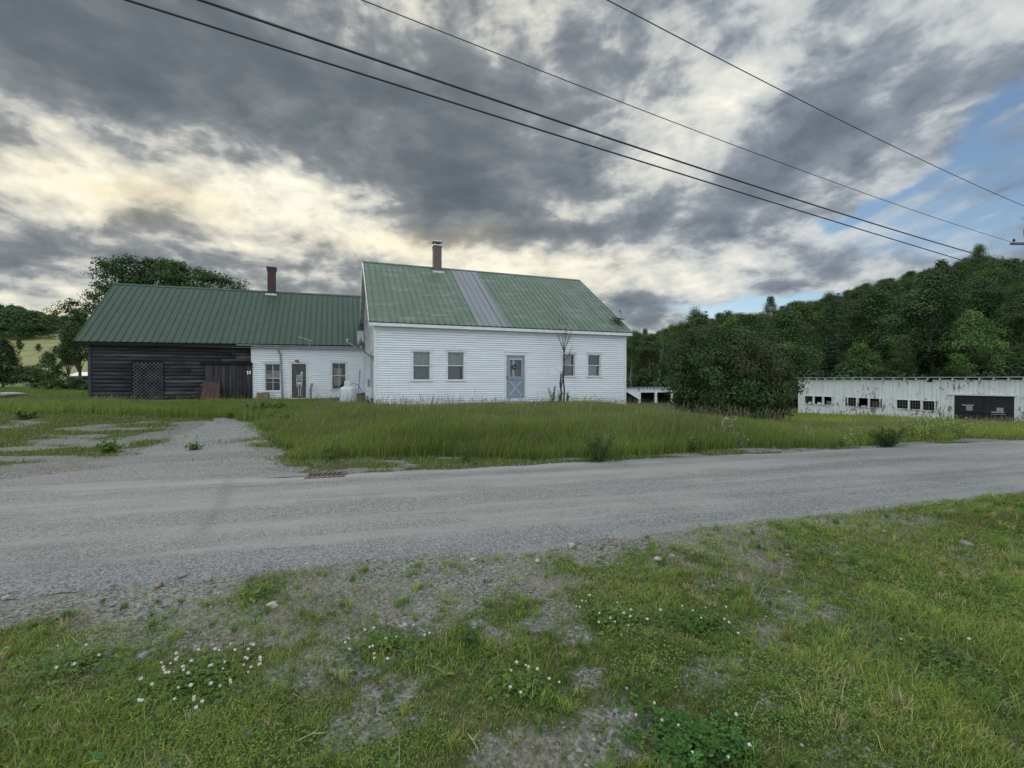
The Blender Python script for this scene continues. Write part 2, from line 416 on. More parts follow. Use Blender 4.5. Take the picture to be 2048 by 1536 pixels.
    M['lattice'] = mat_simple('grey_lattice', (.085, .085, .097), (.03, .03, .036), 3, .8)
    M['oldwood'] = mat_simple('grey_wood', (.20, .19, .18), (.11, .10, .095), 3, .8, (4, 4, 1), bmp=.2)
    M['crate'] = mat_simple('crate_wood', (.30, .20, .12), (.12, .085, .06), 4, .8, (3, 3, 1), bmp=.2)
    M['rust'] = mat_simple('rusty_sheet', (.085, .040, .034), (.045, .024, .022), 5, .8, bmp=.2)
    # green metal roofs
    def roof(name, a, b, c_, fade, fs=(.35, .35)):
        m, t, p = new_mat(name); v = coords(t)
        n1 = nnoise(t, mapped(t, v, (5, .5, .5)), .8, 5, .6); n2 = nnoise(t, mapped(t, v, (.7, 2.2, 2.2)), 1.3, 5, .6)
        c = nmix(t, n1.sstep(.3, .7), a, b); c = nmix(t, n2.sstep(.50, .68)*fade, c, c_)
        if 'faded' in name:
            x, y, z = nsep(t, v); c = nmix(t, (x.sstep(4, 13)*.75+.1)*nnoise(t, mapped(t, v, (3.3, .25, .25)), 1.0, 4, .6).sstep(.38, .62)*.62, c, (.155, .185, .165)); c = nmix(t, nnoise(t, v, 1.0, 5, .65).sstep(.60, .72)*.25, c, (.10, .10, .075))
        t.links.new(c, p.inputs['Base Color']); p.inputs['Roughness'].default_value = .48; p.inputs['Metallic'].default_value = 0.
        p.inputs['Specular IOR Level'].default_value = .35
        bump(t, p, nnoise(t, v, 2.5, 3), .08, .02); M[name] = m
        if 'dark' in name:
            x, y, z = nsep(t, v); stv = nnoise(t, ncomb(t, x*9.0, y*.25, 0), 1.0, 3, .6).sstep(.60, .70)*(z+nnoise(t, ncomb(t, x*5.0, 0, 0), 1., 2)*1.2).sstep(6.9, 7.5)
            t.links.new(nmix(t, stv*.55, c, (.20, .24, .22)), p.inputs['Base Color'])
    roof('faded_green_roof', (.088, .134, .092), (.073, .114, .078), (.20, .235, .205), .6)
    roof('dark_green_roof', (.032, .064, .042), (.026, .053, .035), (.055, .085, .065), .3)
    roof('grey_roof_panel', (.21, .215, .24), (.17, .175, .20), (.15, .21, .165), .5)
    # chimney masonry
    def brick(name, a, b, mo, sc):
        m, t, p = new_mat(name); v = coords(t)
        n = t.nodes.new('ShaderNodeTexBrick'); x, y, z = nsep(t, v)
        t.links.new(ncomb(t, x+y, z, 0), n.inputs[0]); n.inputs['Color1'].default_value = (*a, 1); n.inputs['Color2'].default_value = (*b, 1); n.inputs['Mortar'].default_value = (*mo, 1)
        n.inputs['Scale'].default_value = sc; n.inputs['Mortar Size'].default_value = .018
        c = nmix(t, nnoise(t, v, 7, 5).sstep(.4, .75)*.6, n.outputs[0], tuple(k*.5 for k in a))
        t.links.new(c, p.inputs['Base Color']); p.inputs['Roughness'].default_value = .9
        bump(t, p, NX(t, n.outputs[1])*-1.0, .5, .01); M[name] = m
    brick('red_brick', (.070, .034, .031), (.050, .027, .026), (.09, .075, .07), 4.2)
    brick('grey_block', (.150, .125, .110), (.110, .094, .084), (.10, .09, .08), 2.4)
    M['metal'] = mat_simple('galvanised_metal', (.45, .46, .47), (.30, .31, .32), 6, .42, metal=.7)
    M['gutter'] = mat_simple('grey_gutter', (.26, .28, .29), (.18, .19, .20), 4, .5)
    M['tank'] = mat_simple('tank_paint', (.60, .61, .62), (.46, .47, .48), 3, .5, (2, 2, .6), bmp=.05)
    M['dark'] = mat_simple('dark_metal', (.030, .032, .036), (.05, .05, .05), 5, .5)
    M['dish'] = mat_simple('dish_grey', (.21, .22, .23), (.15, .16, .17), 4, .5)
    M['black'] = mat_simple('black_fill', (.008, .008, .009), (.012, .012, .012), 4, .9)  # near-black colour put in for the darkness of hollows; also a vent
    M['wdoor'] = mat_simple('brown_grey_door', (.105, .088, .080), (.060, .050, .048), 3, .7, (5, 5, .8))
    M['bdoor'] = mat_simple('blue_grey_door', (.26, .30, .355), (.17, .20, .25), 5, .7, (3, 3, 1.2), lo=.3, hi=.75)
    M['navy'] = mat_simple('blue_black_planks', (.010, .012, .018), (.026, .030, .038), 3, .8, (3, 3, 3))
    M['white'] = mat_simple('white_plastic', (.72, .73, .72), (.55, .56, .55), 5, .5)
    M['bone'] = mat_simple('skeleton_card', (.66, .69, .68), (.38, .43, .44), 18, .6)
    M['paper'] = mat_simple('yellowed_paper', (.42, .38, .24), (.30, .27, .17), 4, .8)
    M['curtain'] = mat_simple('pale_curtain', (.50, .52, .50), (.36, .38, .37), 2.5, .85, (9, 9, .8))
    M['shade'] = mat_simple('dim_curtain', (.24, .25, .27), (.17, .18, .20), 2.5, .85, (9, 9, .8))
    M['stone'] = mat_simple('pale_stone', (.40, .39, .36), (.26, .26, .25), 18, .85, bmp=.3)
    M['stone2'] = mat_simple('grey_stone', (.22, .22, .23), (.14, .14, .15), 18, .85, bmp=.3)
    M['twig'] = mat_simple('dry_twig', (.40, .36, .28), (.25, .22, .17), 20, .85)
    M['bark'] = mat_simple('grey_brown_bark', (.085, .072, .060), (.045, .038, .032), 6, .9, (3, 3, .8), bmp=.4)
    M['deadbark'] = mat_simple('dead_bark', (.035, .030, .030), (.075, .065, .060), 8, .9, (3, 3, 1), bmp=.3)
    M['palebark'] = mat_simple('pale_dead_bark', (.22, .21, .20), (.12, .115, .11), 5, .9, (3, 3, 1))
    M['greenstem'] = mat_simple('green_stem', (.10, .15, .05), (.07, .11, .04), 9, .7)
    M['wire'] = mat_simple('black_cable', (.018, .018, .020), (.025, .025, .027), 5, .5)
    M['pole'] = mat_simple('pole_wood', (.13, .10, .08), (.075, .06, .05), 4, .85, (6, 6, .6))
    M['insul'] = mat_simple('brown_glaze', (.06, .035, .03), (.04, .025, .02), 5, .25)
    M['grate'] = mat_simple('rusty_grate', (.075, .054, .047), (.04, .032, .029), 9, .8, bmp=.2)
    M['red'] = mat_simple('faded_red', (.30, .055, .060), (.22, .04, .045), 5, .7)
    M['stripe'] = mat_simple('faded_white_cloth', (.62, .58, .55), (.5, .46, .44), 5, .8)
    M['canton'] = mat_simple('faded_blue_cloth', (.07, .13, .26), (.05, .10, .2), 5, .8)
    M['wreath'] = mat_simple('brown_wreath', (.075, .040, .035), (.035, .025, .022), 30, .9, bmp=.5)
    M['petal'] = mat_simple('clover_white', (.74, .72, .66), (.55, .50, .42), 60, .7)
    M['lamp'] = mat_simple('verdigris_lamp', (.16, .17, .14), (.08, .085, .075), 9, .5)
    M['palroof'] = mat_simple('pale_metal_roof', (.62, .63, .62), (.50, .51, .51), 2, .5)
    # window glass: clear sheet with a fresnel sky reflection
    m = bpy.data.materials.new('window_glass'); m.use_nodes = True; t = m.node_tree; t.nodes.clear()
    o = t.nodes.new('ShaderNodeOutputMaterial'); mx = t.nodes.new('ShaderNodeMixShader'); tr = t.nodes.new('ShaderNodeBsdfTransparent'); g = t.nodes.new('ShaderNodeBsdfGlossy'); fr = t.nodes.new('ShaderNodeFresnel')
    tr.inputs[0].default_value = (.86, .90, .89, 1); g.inputs['Roughness'].default_value = .03; fr.inputs[0].default_value = 1.55
    t.links.new(fr.outputs[0], mx.inputs[0]); t.links.new(tr.outputs[0], mx.inputs[1]); t.links.new(g.outputs[0], mx.inputs[2]); t.links.new(mx.outputs[0], o.inputs[0]); M['glass'] = m
    # leaves and blades: per-leaf colour attribute, slight hue change per plant, light passing through
    def leaf(name, tint=(1, 1, 1), trans=.22, rough=.55, vary=.15):
        m = bpy.data.materials.new(name); m.use_nodes = True; t = m.node_tree; t.nodes.clear()
        o = t.nodes.new('ShaderNodeOutputMaterial'); mx = t.nodes.new('ShaderNodeMixShader'); p = t.nodes.new('ShaderNodeBsdfPrincipled'); tl = t.nodes.new('ShaderNodeBsdfTranslucent')
        at = t.nodes.new('ShaderNodeAttribute'); at.attribute_name = 'Col'; oi = t.nodes.new('ShaderNodeObjectInfo')
        c = nmix(t, 1.0, at.outputs['Color'], tint, 'MULTIPLY')
        hs = t.nodes.new('ShaderNodeHueSaturation'); t.links.new(c, hs.inputs['Color'])
        r = NX(t, oi.outputs['Random'])
        t.links.new((r*vary*.18+(.5-vary*.09)).s, hs.inputs['Hue']); t.links.new((r*vary*2.4+(1-vary*1.2)).s, hs.inputs['Value'])
        t.links.new(hs.outputs[0], p.inputs['Base Color']); t.links.new(hs.outputs[0], tl.inputs[0]); p.inputs['Roughness'].default_value = .75; p.inputs['Specular IOR Level'].default_value = .08
        mx.inputs[0].default_value = trans; t.links.new(p.outputs[0], mx.inputs[1]); t.links.new(tl.outputs[0], mx.inputs[2]); t.links.new(mx.outputs[0], o.inputs[0]); M[name] = m
    leaf('foliage'); leaf('blade', trans=.22, vary=0.0)
    # ground, gravel and road -------------------------------------------------
    def gravel_col(t, pos, sc, lo, hi, tan=.25):
        vo = t.nodes.new('ShaderNodeTexVoronoi'); t.links.new(pos, vo.inputs['Vector']); vo.inputs['Scale'].default_value = sc
        h = NX(t, vo.outputs['Distance'])
        cx, cy, cz = nsep(t, vo.outputs['Color'])
        c = nmix(t, cx, lo, hi)
        c = nmix(t, cy.sstep(.7, .95)*tan, c, (.33, .29, .22))
        return c, h, cx
    m, t, p = new_mat('ground_soil'); geo = t.nodes.new('ShaderNodeNewGeometry'); pos = geo.outputs['Position']
    x, y, z = nsep(t, pos)
    gc, gh, gx = gravel_col(t, pos, 55, (.045, .045, .048), (.34, .335, .33))
    big = nnoise(t, pos, .8, 5, .6); mid = nnoise(t, pos, 3.2, 5, .6); fin = nnoise(t, pos, 14, 5, .65)
    gc = nmix(t, fin.sstep(.3, .7)*.4, gc, (.145, .138, .125))
    tan = nmix(t, mid.sstep(.3, .7), (.14, .128, .10), (.215, .195, .15)); gc = nmix(t, (big.sstep(.42, .62)*.6), gc, tan)
    thatch = nmix(t, mid.sstep(.3, .7), (.055, .075, .024), (.100, .105, .045)); thatch = nmix(t, fin.sstep(.4, .7)*.5, thatch, (.035, .048, .016))
    mown = nmix(t, mid.sstep(.3, .7), (.095, .155, .038), (.13, .18, .050)); mown = nmix(t, big.sstep(.4, .7)*.5, mown, (.11, .125, .05))
    meadow = nmix(t, nnoise(t, mapped(t, pos, (.3, 1, 1)), .12, 5, .6).sstep(.35, .65), (.26, .25, .10), (.19, .205, .080))
    nn = ((x*.29 - y)+4.42)*.96
    mm = (y-(x*.27+8.58))*.965
    at = t.nodes.new('ShaderNodeAttribute'); at.attribute_name = 'Col'; cvx, _, _ = nsep(t, at.outputs['Color'])
    gm = (cvx+(fin-.5)*.9+(mid-.5)*.5).sstep(.30, .62)
    c = nmix(t, gm, gc, thatch)
    lawn = (x*-1.0-y*.55).sstep(0, 4)*y.sstep(20, 23)
    c = nmix(t, lawn, c, mown)
    c = nmix(t, y.sstep(98, 106)*lawn, c, meadow)
    t.links.new(c, p.inputs['Base Color']); p.inputs['Roughness'].default_value = .95; p.inputs['Specular IOR Level'].default_value = .15
    bump(t, p, gh*-.6+fin*1.2, .9, .02); M['ground'] = m
    # road: chip-sealed gravel with dusty wheel bands running along it
    def roadmat(name, dusty):
        m, t, p = new_mat(name); geo = t.nodes.new('ShaderNodeNewGeometry'); pos = geo.outputs['Position']
        x, y, z = nsep(t, pos); cs, sn = math.cos(radians(15.5)), math.sin(radians(15.5))
        u = x*cs+y*sn; w = y*cs-x*sn
        gc, gh, gx = gravel_col(t, pos, 80, (.07, .07, .075), (.37, .37, .37), .25)
        fin = nnoise(t, pos, 26, 5, .7); gc = nmix(t, fin.sstep(.25, .75)*.55, gc, (.19, .187, .18))
        st = nnoise(t, ncomb(t, u*.10, w*1.5, 0), 1.3, 6, .6); big = nnoise(t, pos, .9, 5, .6)
        dust = ((st-.5)*1.6+(big-.5)*.8+.46).sstep(.38, .66)
        c = nmix(t, dust*dusty, gc, nmix(t, fin.sstep(.3, .7), (.34, .333, .316), (.25, .246, .235)))
        tr = None
        for w0, sg, am in ((5.35, .28, .5), (6.95, .34, .6), (7.95, .22, .45)):
            q = (w-w0+(big-.5)*.35)/sg; e = (q*q*-1.0)._m('EXPONENT')*am; tr = e if tr is None else tr+e
        c = nmix(t, (tr*(st*.8+.35)).clamp()*dusty, c, (.33, .323, .307))
        c = nmix(t, (1-(w+(st-.5)*1.2).sstep(4.3, 5.1))*.55*dusty, c, nmix(t, gx, (.095, .100, .115), (.26, .265, .28)))
        yq = y-4.46; fx = (yq*-.35-3.1)-yq*yq*.05; q = (x-fx+(fin-.5)*.10)/.10; tm = (q*q*-1.0)._m('EXPONENT')*y.sstep(4.1, 4.8)*(1-y.sstep(7.0, 7.7))*(fin*.8+.3)
        c = nmix(t, tm.clamp()*.42, c, (.11, .105, .10))
        dk = nnoise(t, ncomb(t, u*.12, w*1.1, 5.), 1.1, 6, .6)
        c = nmix(t, dk.sstep(.50, .66)*.6, c, nmix(t, gx, (.07, .073, .08), (.22, .223, .235)))
        t.links.new(c, p.inputs['Base Color']); p.inputs['Roughness'].default_value = .9; p.inputs['Specular IOR Level'].default_value = .2
        bump(t, p, gh*-.7+fin, .8, .012); M[name] = m
    roadmat('road_chip', .8); roadmat('drive_gravel', .08)
mk()
# ---------------------------------------------------------------- ground, road, driveway
def grid_sheet(name, X, Y, Z, mat, col=None):
    ny, nx = X.shape; v = np.stack([X.ravel(), Y.ravel(), Z.ravel()], 1)
    i = (np.arange(ny-1)[:, None]*nx+np.arange(nx-1)[None]).ravel()
    f = np.stack([i, i+1, i+1+nx, i+nx], 1)
    return np_mesh(name, v, f, col, mat, smooth=True)
def make_ground():
    k = 6.0; t = np.linspace(-1, 1, 380); xs = 620*np.sinh(k*t)/np.sinh(k)
    ys = np.concatenate([np.linspace(-14, 0, 30)[:-1], np.linspace(0, 12, 130)[:-1], np.linspace(12, 40, 120)[:-1], 40*np.exp(np.linspace(0, math.log(600/40), 130))])
    X, Y = np.meshgrid(xs, ys); Z = gz(X, Y)
    # the ground is scooped a little under the road so that the road sheet clears it
    on = (mfar(X, Y) < .0) & (mnear(X, Y) < .0); Z = np.where(on, np.minimum(Z, -.03), Z)
    cv = all_cover(X, Y).ravel(); tag(grid_sheet('ground', X, Y, Z, M['ground'], np.repeat(cv[:, None], 3, 1)), kind='structure')
    # road strip, edges ragged
    xs = np.linspace(-70, 90, 900); w = np.linspace(0, 1, 15)
    ye = 4.42+.29*xs-.10+(fbm(xs, xs*0, 1.1, 4)-.5)*.75; yf = 8.58+.27*xs+.024*np.clip(-xs-2, 0, 9)**2+.10+(fbm(xs, xs*0+50, 1.1, 4)-.5)*.6
    yf = np.maximum(yf, ye+2.5)
    X = np.repeat(xs[:, None], 15, 1); Y = ye[:, None]*(1-w)+yf[:, None]*w
    crown = .05*(1-(2*w-1)**2)
    Z = gz(X, Y)*(np.abs(2*w-1)**4)+.012+crown[None]*np.ones_like(X)
    Z[:, 0] -= .03; Z[:, -1] -= .03
    tag(grid_sheet('road', X, Y, Z, M['road_chip']), kind='structure')
    # gravel driveway up to the barn
    cl = np.array([(-5.8, 6.9, 2.8), (-6.1, 8.3, 1.8), (-6.7, 9.6, 1.4), (-7.3, 11.0, 1.3), (-7.9, 12.4, 1.2), (-8.6, 13.8, 1.05), (-9.3, 15.4, .8), (-9.9, 16.4, .45)])
    tt = np.linspace(0, len(cl)-1, 120); P = np.stack([np.interp(tt, np.arange(len(cl)), cl[:, i]) for i in range(3)], 1)
    w = np.linspace(-1, 1, 13)
    e = 1+(fbm(P[:, 0]*0+3, tt*1.3, 1.7, 4)-.5)*1.1; e2 = 1+(fbm(P[:, 0]*0+9, tt*1.3, 1.7, 4)-.5)*1.1
    W = np.where(w[None] < 0, w[None]*e[:, None], w[None]*e2[:, None])*P[:, 2:3]
    X = P[:, :1]+W; Y = P[:, 1:2]+W*.30
    Z = gz(X, Y)+.016*(1-np.abs(w[None])**6)-.006
    tag(grid_sheet('driveway', X, Y, Z, M['drive_gravel']), kind='structure')
make_ground()
# ---------------------------------------------------------------- wall cladding
def free(u0, u1, zl, zh, ops):
    iv = [(u0, u1)]
    for (a, b, c, d) in ops:
        if c < (zl+zh)/2 < d:
            nx = []
            for p, q in iv:
                if b <= p or a >= q: nx.append((p, q)); continue
                if a > p: nx.append((p, a))
                if b < q: nx.append((b, q))
            iv = nx
    return iv
def clapboards(mb, P, rng, z0, z1, ex, ops=(), lip=.030, jit=.0015, gap=.028):
    """lapped boards; P(u,out,z) gives a local point, rng(z) the span of the wall at height z"""
    z = z0; k = 0
    while z < z1-1e-4:
        zt = min(z+ex, z1); dz = RN.uniform(-jit, jit); lp = lip*RN.uniform(.85, 1.2)
        cuts = sorted({z, zt, *[c for o in ops for c in o[2:4] if z < c < zt]})
        for a, b in zip(cuts, cuts[1:]):
            fa, fb = 1-(a-z)/ex, 1-(b-z)/ex
            (u0, u1), (v0, v1) = rng(a), rng(b)
            for p, q in free(u0, u1, a, b, ops):
                p2 = v0 if p == u0 else p; q2 = v1 if q == u1 else q
                n = max(1, int((q-p)/2.2)); prev = None
                for i in range(n+1):
                    t = i/n; lo = P(p+(q-p)*t, lp*fa, a+(dz+gap)*(a == z)); hi = P(p2+(q2-p2)*t, lp*fb, b)
                    bk = P(p+(q-p)*t, -.012, a); b2 = P(p+(q-p)*t, -.012, a+gap)
                    if prev:
                        mb.quad(prev[0], lo, hi, prev[1])
                        if a == z: mb.quad(prev[2], bk, b2, prev[3]); mb.quad(prev[3], b2, lo, prev[0])
                    prev = (lo, hi, bk, b2)
        z = zt; k += 1
def window(par, s0, s1, z0, z1, n, zm, cas=.10, mun=1, name='window', head=.03, label=None, curtains=()):
    """double-hung window let into the wall plane n: casing > sashes, panes, curtains"""
    f = MB(); d = .032
    f.bbox(s0-cas, s0, n-d, n+.10, z0-.02, z1, .005); f.bbox(s1, s1+cas, n-d, n+.10, z0-.02, z1, .005)
    f.bbox(s0-cas-.01, s1+cas+.01, n-d-.004, n+.10, z1, z1+cas*.9, .005); f.bbox(s0-cas-.03, s1+cas+.03, n-d-head, n+.02, z1+cas*.9, z1+cas*.9+.03, .004)
    f.bbox(s0-cas-.02, s1+cas+.02, n-d-.035, n+.10, z0-.065, z0-.02, .006)
    W = f.build(name, M['trim'], par)
    if label: W['label'] = label
    r = .038
    for nm, a, b, off in (('sash', z0-.02, zm+.018, .075), ('sash', zm-.018, z1, .048)):
        m = MB(); y0, y1 = n+off, n+off+.024
        m.bbox(s0, s0+r, y0, y1, a, b, .004); m.bbox(s1-r, s1, y0, y1, a, b, .004)
        m.bbox(s0+r, s1-r, y0, y1, a, a+r, .004); m.bbox(s0+r, s1-r, y0, y1, b-r, b, .004)
        if mun:
            c = (s0+s1)/2; m.box(c-.011, c+.011, y0+.002, y1-.002, a+r, b-r)
        m.build(nm, M['trim'], W)
        g = MB(); g.quad((s0+r, y0+.012, a+r), (s1-r, y0+.012, a+r), (s1-r, y0+.012, b-r), (s0+r, y0+.012, b-r)); g.build('pane', M['glass'], W)
    for (ca, cb, za, zb, dep, mt) in curtains:
        m = MB(); k = 18; u0, u1 = s0+(s1-s0)*ca, s0+(s1-s0)*cb; q0, q1 = z0+(z1-z0)*za, z0+(z1-z0)*zb
        for i in range(k):
            a, b = u0+(u1-u0)*i/k, u0+(u1-u0)*(i+1)/k; ya, yb = n+dep+.012*math.sin(i*1.9), n+dep+.012*math.sin((i+1)*1.9)
            m.quad((a, ya, q0), (b, yb, q0), (b, yb, q1), (a, ya, q1))
        m.build('curtain', M[mt], W, True)
    return W
def ribs_sheet(mb, A, B, C, D, up, n, rh=.034, rw=.075, th=.03):
    """ribbed metal sheet on the quad A(eave left) B(eave right) C(ridge right) D(ridge left)"""
    A, B, C, D, up = map(Vector, (A, B, C, D, up)); t = up*th
    mb.hexa([A-t, B-t, C-t, D-t, A, B, C, D])
    for i in range(n+1):
        f = i/n; p, q = A.lerp(B, f), D.lerp(C, f); d = (B-A).normalized()
        o = d*(rw/2); i2 = d*(rw*.22)
        if i == 0: p, q = p+o, q+o
        if i == n: p, q = p-o, q-o
        e = up*.002
        mb.add([p-o+e, p-i2+up*rh, p+i2+up*rh, p+o+e, q-o+e, q-i2+up*rh, q+i2+up*rh, q+o+e], [(0,1,5,4), (1,2,6,5), (2,3,7,6), (0,3,2,1)])
# ---------------------------------------------------------------- main house
HF = Frame(-5.954, 19.917, 20.5)
WL, DEP, EZ, RZ = 12.79, 10.82, 4.10, 8.0
TH = math.atan((RZ-EZ)/5.71); UPF = (0, -math.sin(TH), math.cos(TH)); UPB = (0, math.sin(TH), math.cos(TH))
def make_house():
    H = empty('farmhouse', (HF.x, HF.y, 0), HF.t, 'white clapboard farmhouse with faded green metal roof and grey patched strip', 'house')
    def op(x0, x1, y0, y1):
        (a, z1), (b, z0) = HF.hit(x0, y0), HF.hit(x1, y1); return a, b, z0, z1
    wins = [op(826, 860.5, 703, 759.6), op(895, 928, 704.2, 759.6), op(1125, 1149.6, 708, 752), op(1176, 1200.4, 709.5, 752)]
    mids = [HF.hit(843, 731.5)[1], HF.hit(911, 731.5)[1], HF.hit(1137, 730.5)[1], HF.hit(1188, 731)[1]]
    door = op(1012.5, 1049, 710.5, 796)
    ops = wins+[(door[0], door[1], door[2]-.12, door[3])]
    w = MB()
    clapboards(w, lambda u, o, z: (u, -o, z), lambda z: (.0, WL), -.4, EZ-.03, .1035, ops)
    # gable ends follow the roof line
    def span(z):
        if z <= EZ-.1: return (0, DEP)
        k = (z-(EZ-.1))/math.tan(TH); return (min(k, DEP/2-.01), max(DEP-k, DEP/2+.01))
    clapboards(w, lambda u, o, z: (-o, u, z), span, -.4, RZ-.35, .1035)
    clapboards(w, lambda u, o, z: (WL+o, u, z), span, -.4, RZ-.35, .1035)
    w.box(0, WL, DEP-.02, DEP, -.4, EZ)
    w.build('wall', M['clap'], H)
    cb = MB()
    for s, sd in ((0, -1), (WL, 1)):
        a, b = (s-.028, s+.12) if sd < 0 else (s-.12, s+.028); cb = MB()
        cb.bbox(a, b, -.03, .0, -.4, EZ-.05, .006)
        a, b = (s-.030, s-.001) if sd < 0 else (s+.001, s+.030)
        cb.bbox(a, b, .0, .12, -.4, EZ-.05, .006); cb.build('corner_board', M['trim'], H); cb = MB(); cb.bbox(a, b, DEP-.12, DEP, -.4, EZ-.05, .006); cb.build('corner_board', M['trim'], H)
    # roof: two ribbed slopes, ridge cap, fascia and soffits
    s0, s1 = -.25, 13.0; r = MB()
    y0 = -.30; rid = 5.41
    ribs_sheet(r, (s0, y0, EZ), (s1, y0, EZ), (s1, rid, RZ), (s0, rid, RZ), UPF, 44)
    ribs_sheet(r, (s1, 2*rid-y0, EZ), (s0, 2*rid-y0, EZ), (s0, rid, RZ), (s1, rid, RZ), UPB, 44)
    for sg in (-1, 1):
        a = Vector((0, math.cos(TH)*sg, -math.sin(TH))); c0 = Vector((s0-.01, rid, RZ+.035)); c1 = Vector((s1+.01, rid, RZ+.035))
        r.add([c0, c1, c1+a*.16, c0+a*.16], [(0, 1, 2, 3)])
    RO = r.build('roof', M['faded_green_roof'], H)
    g = MB(); cs, sn = math.cos(TH), math.sin(TH)
    # replaced strip: three sheets of another colour lying on the slope
    e0 = HF.hit(962, 654, -.30)[0]; e1 = HF.hit(1017, 656, -.30)[0]; k = (13.25/44)
    e0 = s0+round((e0-s0)/k)*k-k*.09; e1 = s0+round((e1-s0)/k)*k+k*.09; u = Vector(UPF)*.006
    ribs_sheet(g, Vector((e0, y0, EZ))+u, Vector((e1, y0, EZ))+u, Vector((e1, rid-.14, RZ-.095))+u, Vector((e0, rid-.14, RZ-.095))+u, UPF, max(1, round((e1-e0)/k)), .036, .08, .004)
    tag(g.build('roof_panel', M['grey_roof_panel'], H), 'grey replaced strip of roof sheets')
    f = MB()
    f.bbox(s0+.03, s1-.03, y0+.012, y0+.04, EZ-.185, EZ-.045, .004)                     # eave fascia
    f.box(s0+.03, s1-.03, y0+.045, -.002, EZ-.150, EZ-.128)                              # eave soffit
    f.bbox(.12, WL-.12, -.045, -.022, EZ-.30, EZ-.155, .004)                             # frieze
    for s in (s0, s1-.028):
        for sg in (1, -1):
            ya = y0 if sg > 0 else 2*rid-y0
            p = [(s, ya, EZ-.19), (s+.028, ya, EZ-.19), (s+.028, rid, RZ-.19), (s, rid, RZ-.19), (s, ya, EZ-.04), (s+.028, ya, EZ-.04), (s+.028, rid, RZ-.04), (s, rid, RZ-.04)]
            f.hexa(p)
    f.build('fascia', M['trim'], H)
    for a, b in ((s0+.03, -.002), (WL+.002, s1-.03)):
        so = MB()
        for sg in (1, -1):
            ya = y0+.05 if sg > 0 else 2*rid-y0-.05
            za = EZ-.15+.05*math.tan(TH)
            so.hexa([(a, ya, za-.02), (b, ya, za-.02), (b, rid, RZ-.17), (a, rid, RZ-.17), (a, ya, za), (b, ya, za), (b, rid, RZ-.15), (a, rid, RZ-.15)])
            # rake boards on the wall under the soffit
            o = (-.03, -.001) if a < 0 else (WL+.001, WL+.03)
            y2 = .0 if sg > 0 else DEP
            za2 = EZ-.15+(.30)*math.tan(TH)
            so.hexa([(o[0], y2, za2-.22), (o[1], y2, za2-.22), (o[1], rid, RZ-.38), (o[0], rid, RZ-.38), (o[0], y2, za2-.02), (o[1], y2, za2-.02), (o[1], rid, RZ-.17), (o[0], rid, RZ-.17)])
        so.build('soffit', M['soffit'], H)
    # chimney with a sheet-metal cap
    cz = [HF.hit(875, y, 5.2)[1] for y in (542, 493, 486)]; cx0, cx1 = HF.hit(867.5, 520, 5.0)[0], HF.hit(883, 520, 5.0)[0]
    c = MB(); w_ = cx1-cx0; c.bbox(cx0, cx1, 4.95, 4.95+w_, RZ-.9, cz[1], .01); c.bbox(cx0-.02, cx1+.02, 4.93, 4.97+w_, cz[1]-.10, cz[1]-.002, .01)
    CH = c.build('chimney', M['grey_block'], H)
    c = MB(); zc = cz[2]
    for i, j in ((0, 0), (1, 0), (0, 1), (1, 1)): c.box(cx0+.05+i*(w_-.12), cx0+.07+i*(w_-.12), 5.0+j*(w_-.12), 5.02+j*(w_-.12), cz[1], zc)
    c.hexa([(cx0-.05, 4.9, zc), (cx1+.05, 4.9, zc), (cx1+.05, 5.0+w_, zc), (cx0-.05, 5.0+w_, zc), (cx0+.06, 5.02, zc+.09), (cx1-.06, 5.02, zc+.09), (cx1-.06, 4.9+w_, zc+.09), (cx0+.06, 4.9+w_, zc+.09)])
    c.build('chimney_cap', M['metal'], CH)
    c = MB(); c.bbox(cx0-.10, cx1+.10, 4.80, 4.949, RZ-.44, RZ-.30, .01); c.build('flashing', M['metal'], CH)
    cur = [[(.03, .97, .52, .99, .16, 'curtain'), (.03, .97, .02, .50, .19, 'shade')],
           [(.03, .97, .52, .99, .16, 'curtain'), (.03, .80, .02, .50, .19, 'shade')],
           [(.05, .82, .50, .99, .16, 'curtain'), (.05, .9, .02, .50, .17, 'shade')],
           [(.03, .97, .52, .99, .16, 'shade'), (.03, .84, .02, .50, .17, 'curtain')]]
    for o, z, cc in zip(wins, mids, cur):
        window(H, *o, 0., z, .09 if o[1]-o[0] > .7 else .075, 0, curtains=cc)
    # storm door
    a, b, z0, z1 = door; f = MB(); ca = .095
    f.bbox(a-ca, a, -.034, .10, z0-.1, z1, .005); f.bbox(b, b+ca, -.034, .10, z0-.1, z1, .005); f.bbox(a-ca-.01, b+ca+.01, -.038, .10, z1, z1+.16, .005)
    f.bbox(a-ca-.03, b+ca+.03, -.07, .02, z1+.16, z1+.19, .005); f.bbox(a-ca, b+ca, -.06, .10, z0-.14, z0-.01, .006)
    D0 = f.build('door_frame', M['trim'], H)
    f = MB(); W_, Hh = b-a, z1-z0
    X = lambda t: a+W_*t
    Z = lambda t: z1-Hh*t
    y0, y1 = -.012, .028
    u0, u1, v0, v1, v2 = .145, .865, .070, .490, .945        # window and lower panel in door fractions
    f.bbox(a+.004, X(u0), y0, y1, z0, z1-.004, .005); f.bbox(X(u1), b-.004, y0, y1, z0, z1-.004, .005)
    f.bbox(X(u0), X(u1), y0, y1, Z(v0), z1-.004, .005); f.bbox(X(u0), X(u1), y0, y1, Z(.575), Z(v1), .005); f.bbox(X(u0), X(u1), y0, y1, z0, Z(v2), .005)
    f.box(X(u0)-.01, X(u1)+.01, .008, .02, Z(v2)-.01, Z(.575)+.01)
    D = f.build('door', M['bdoor'], H)
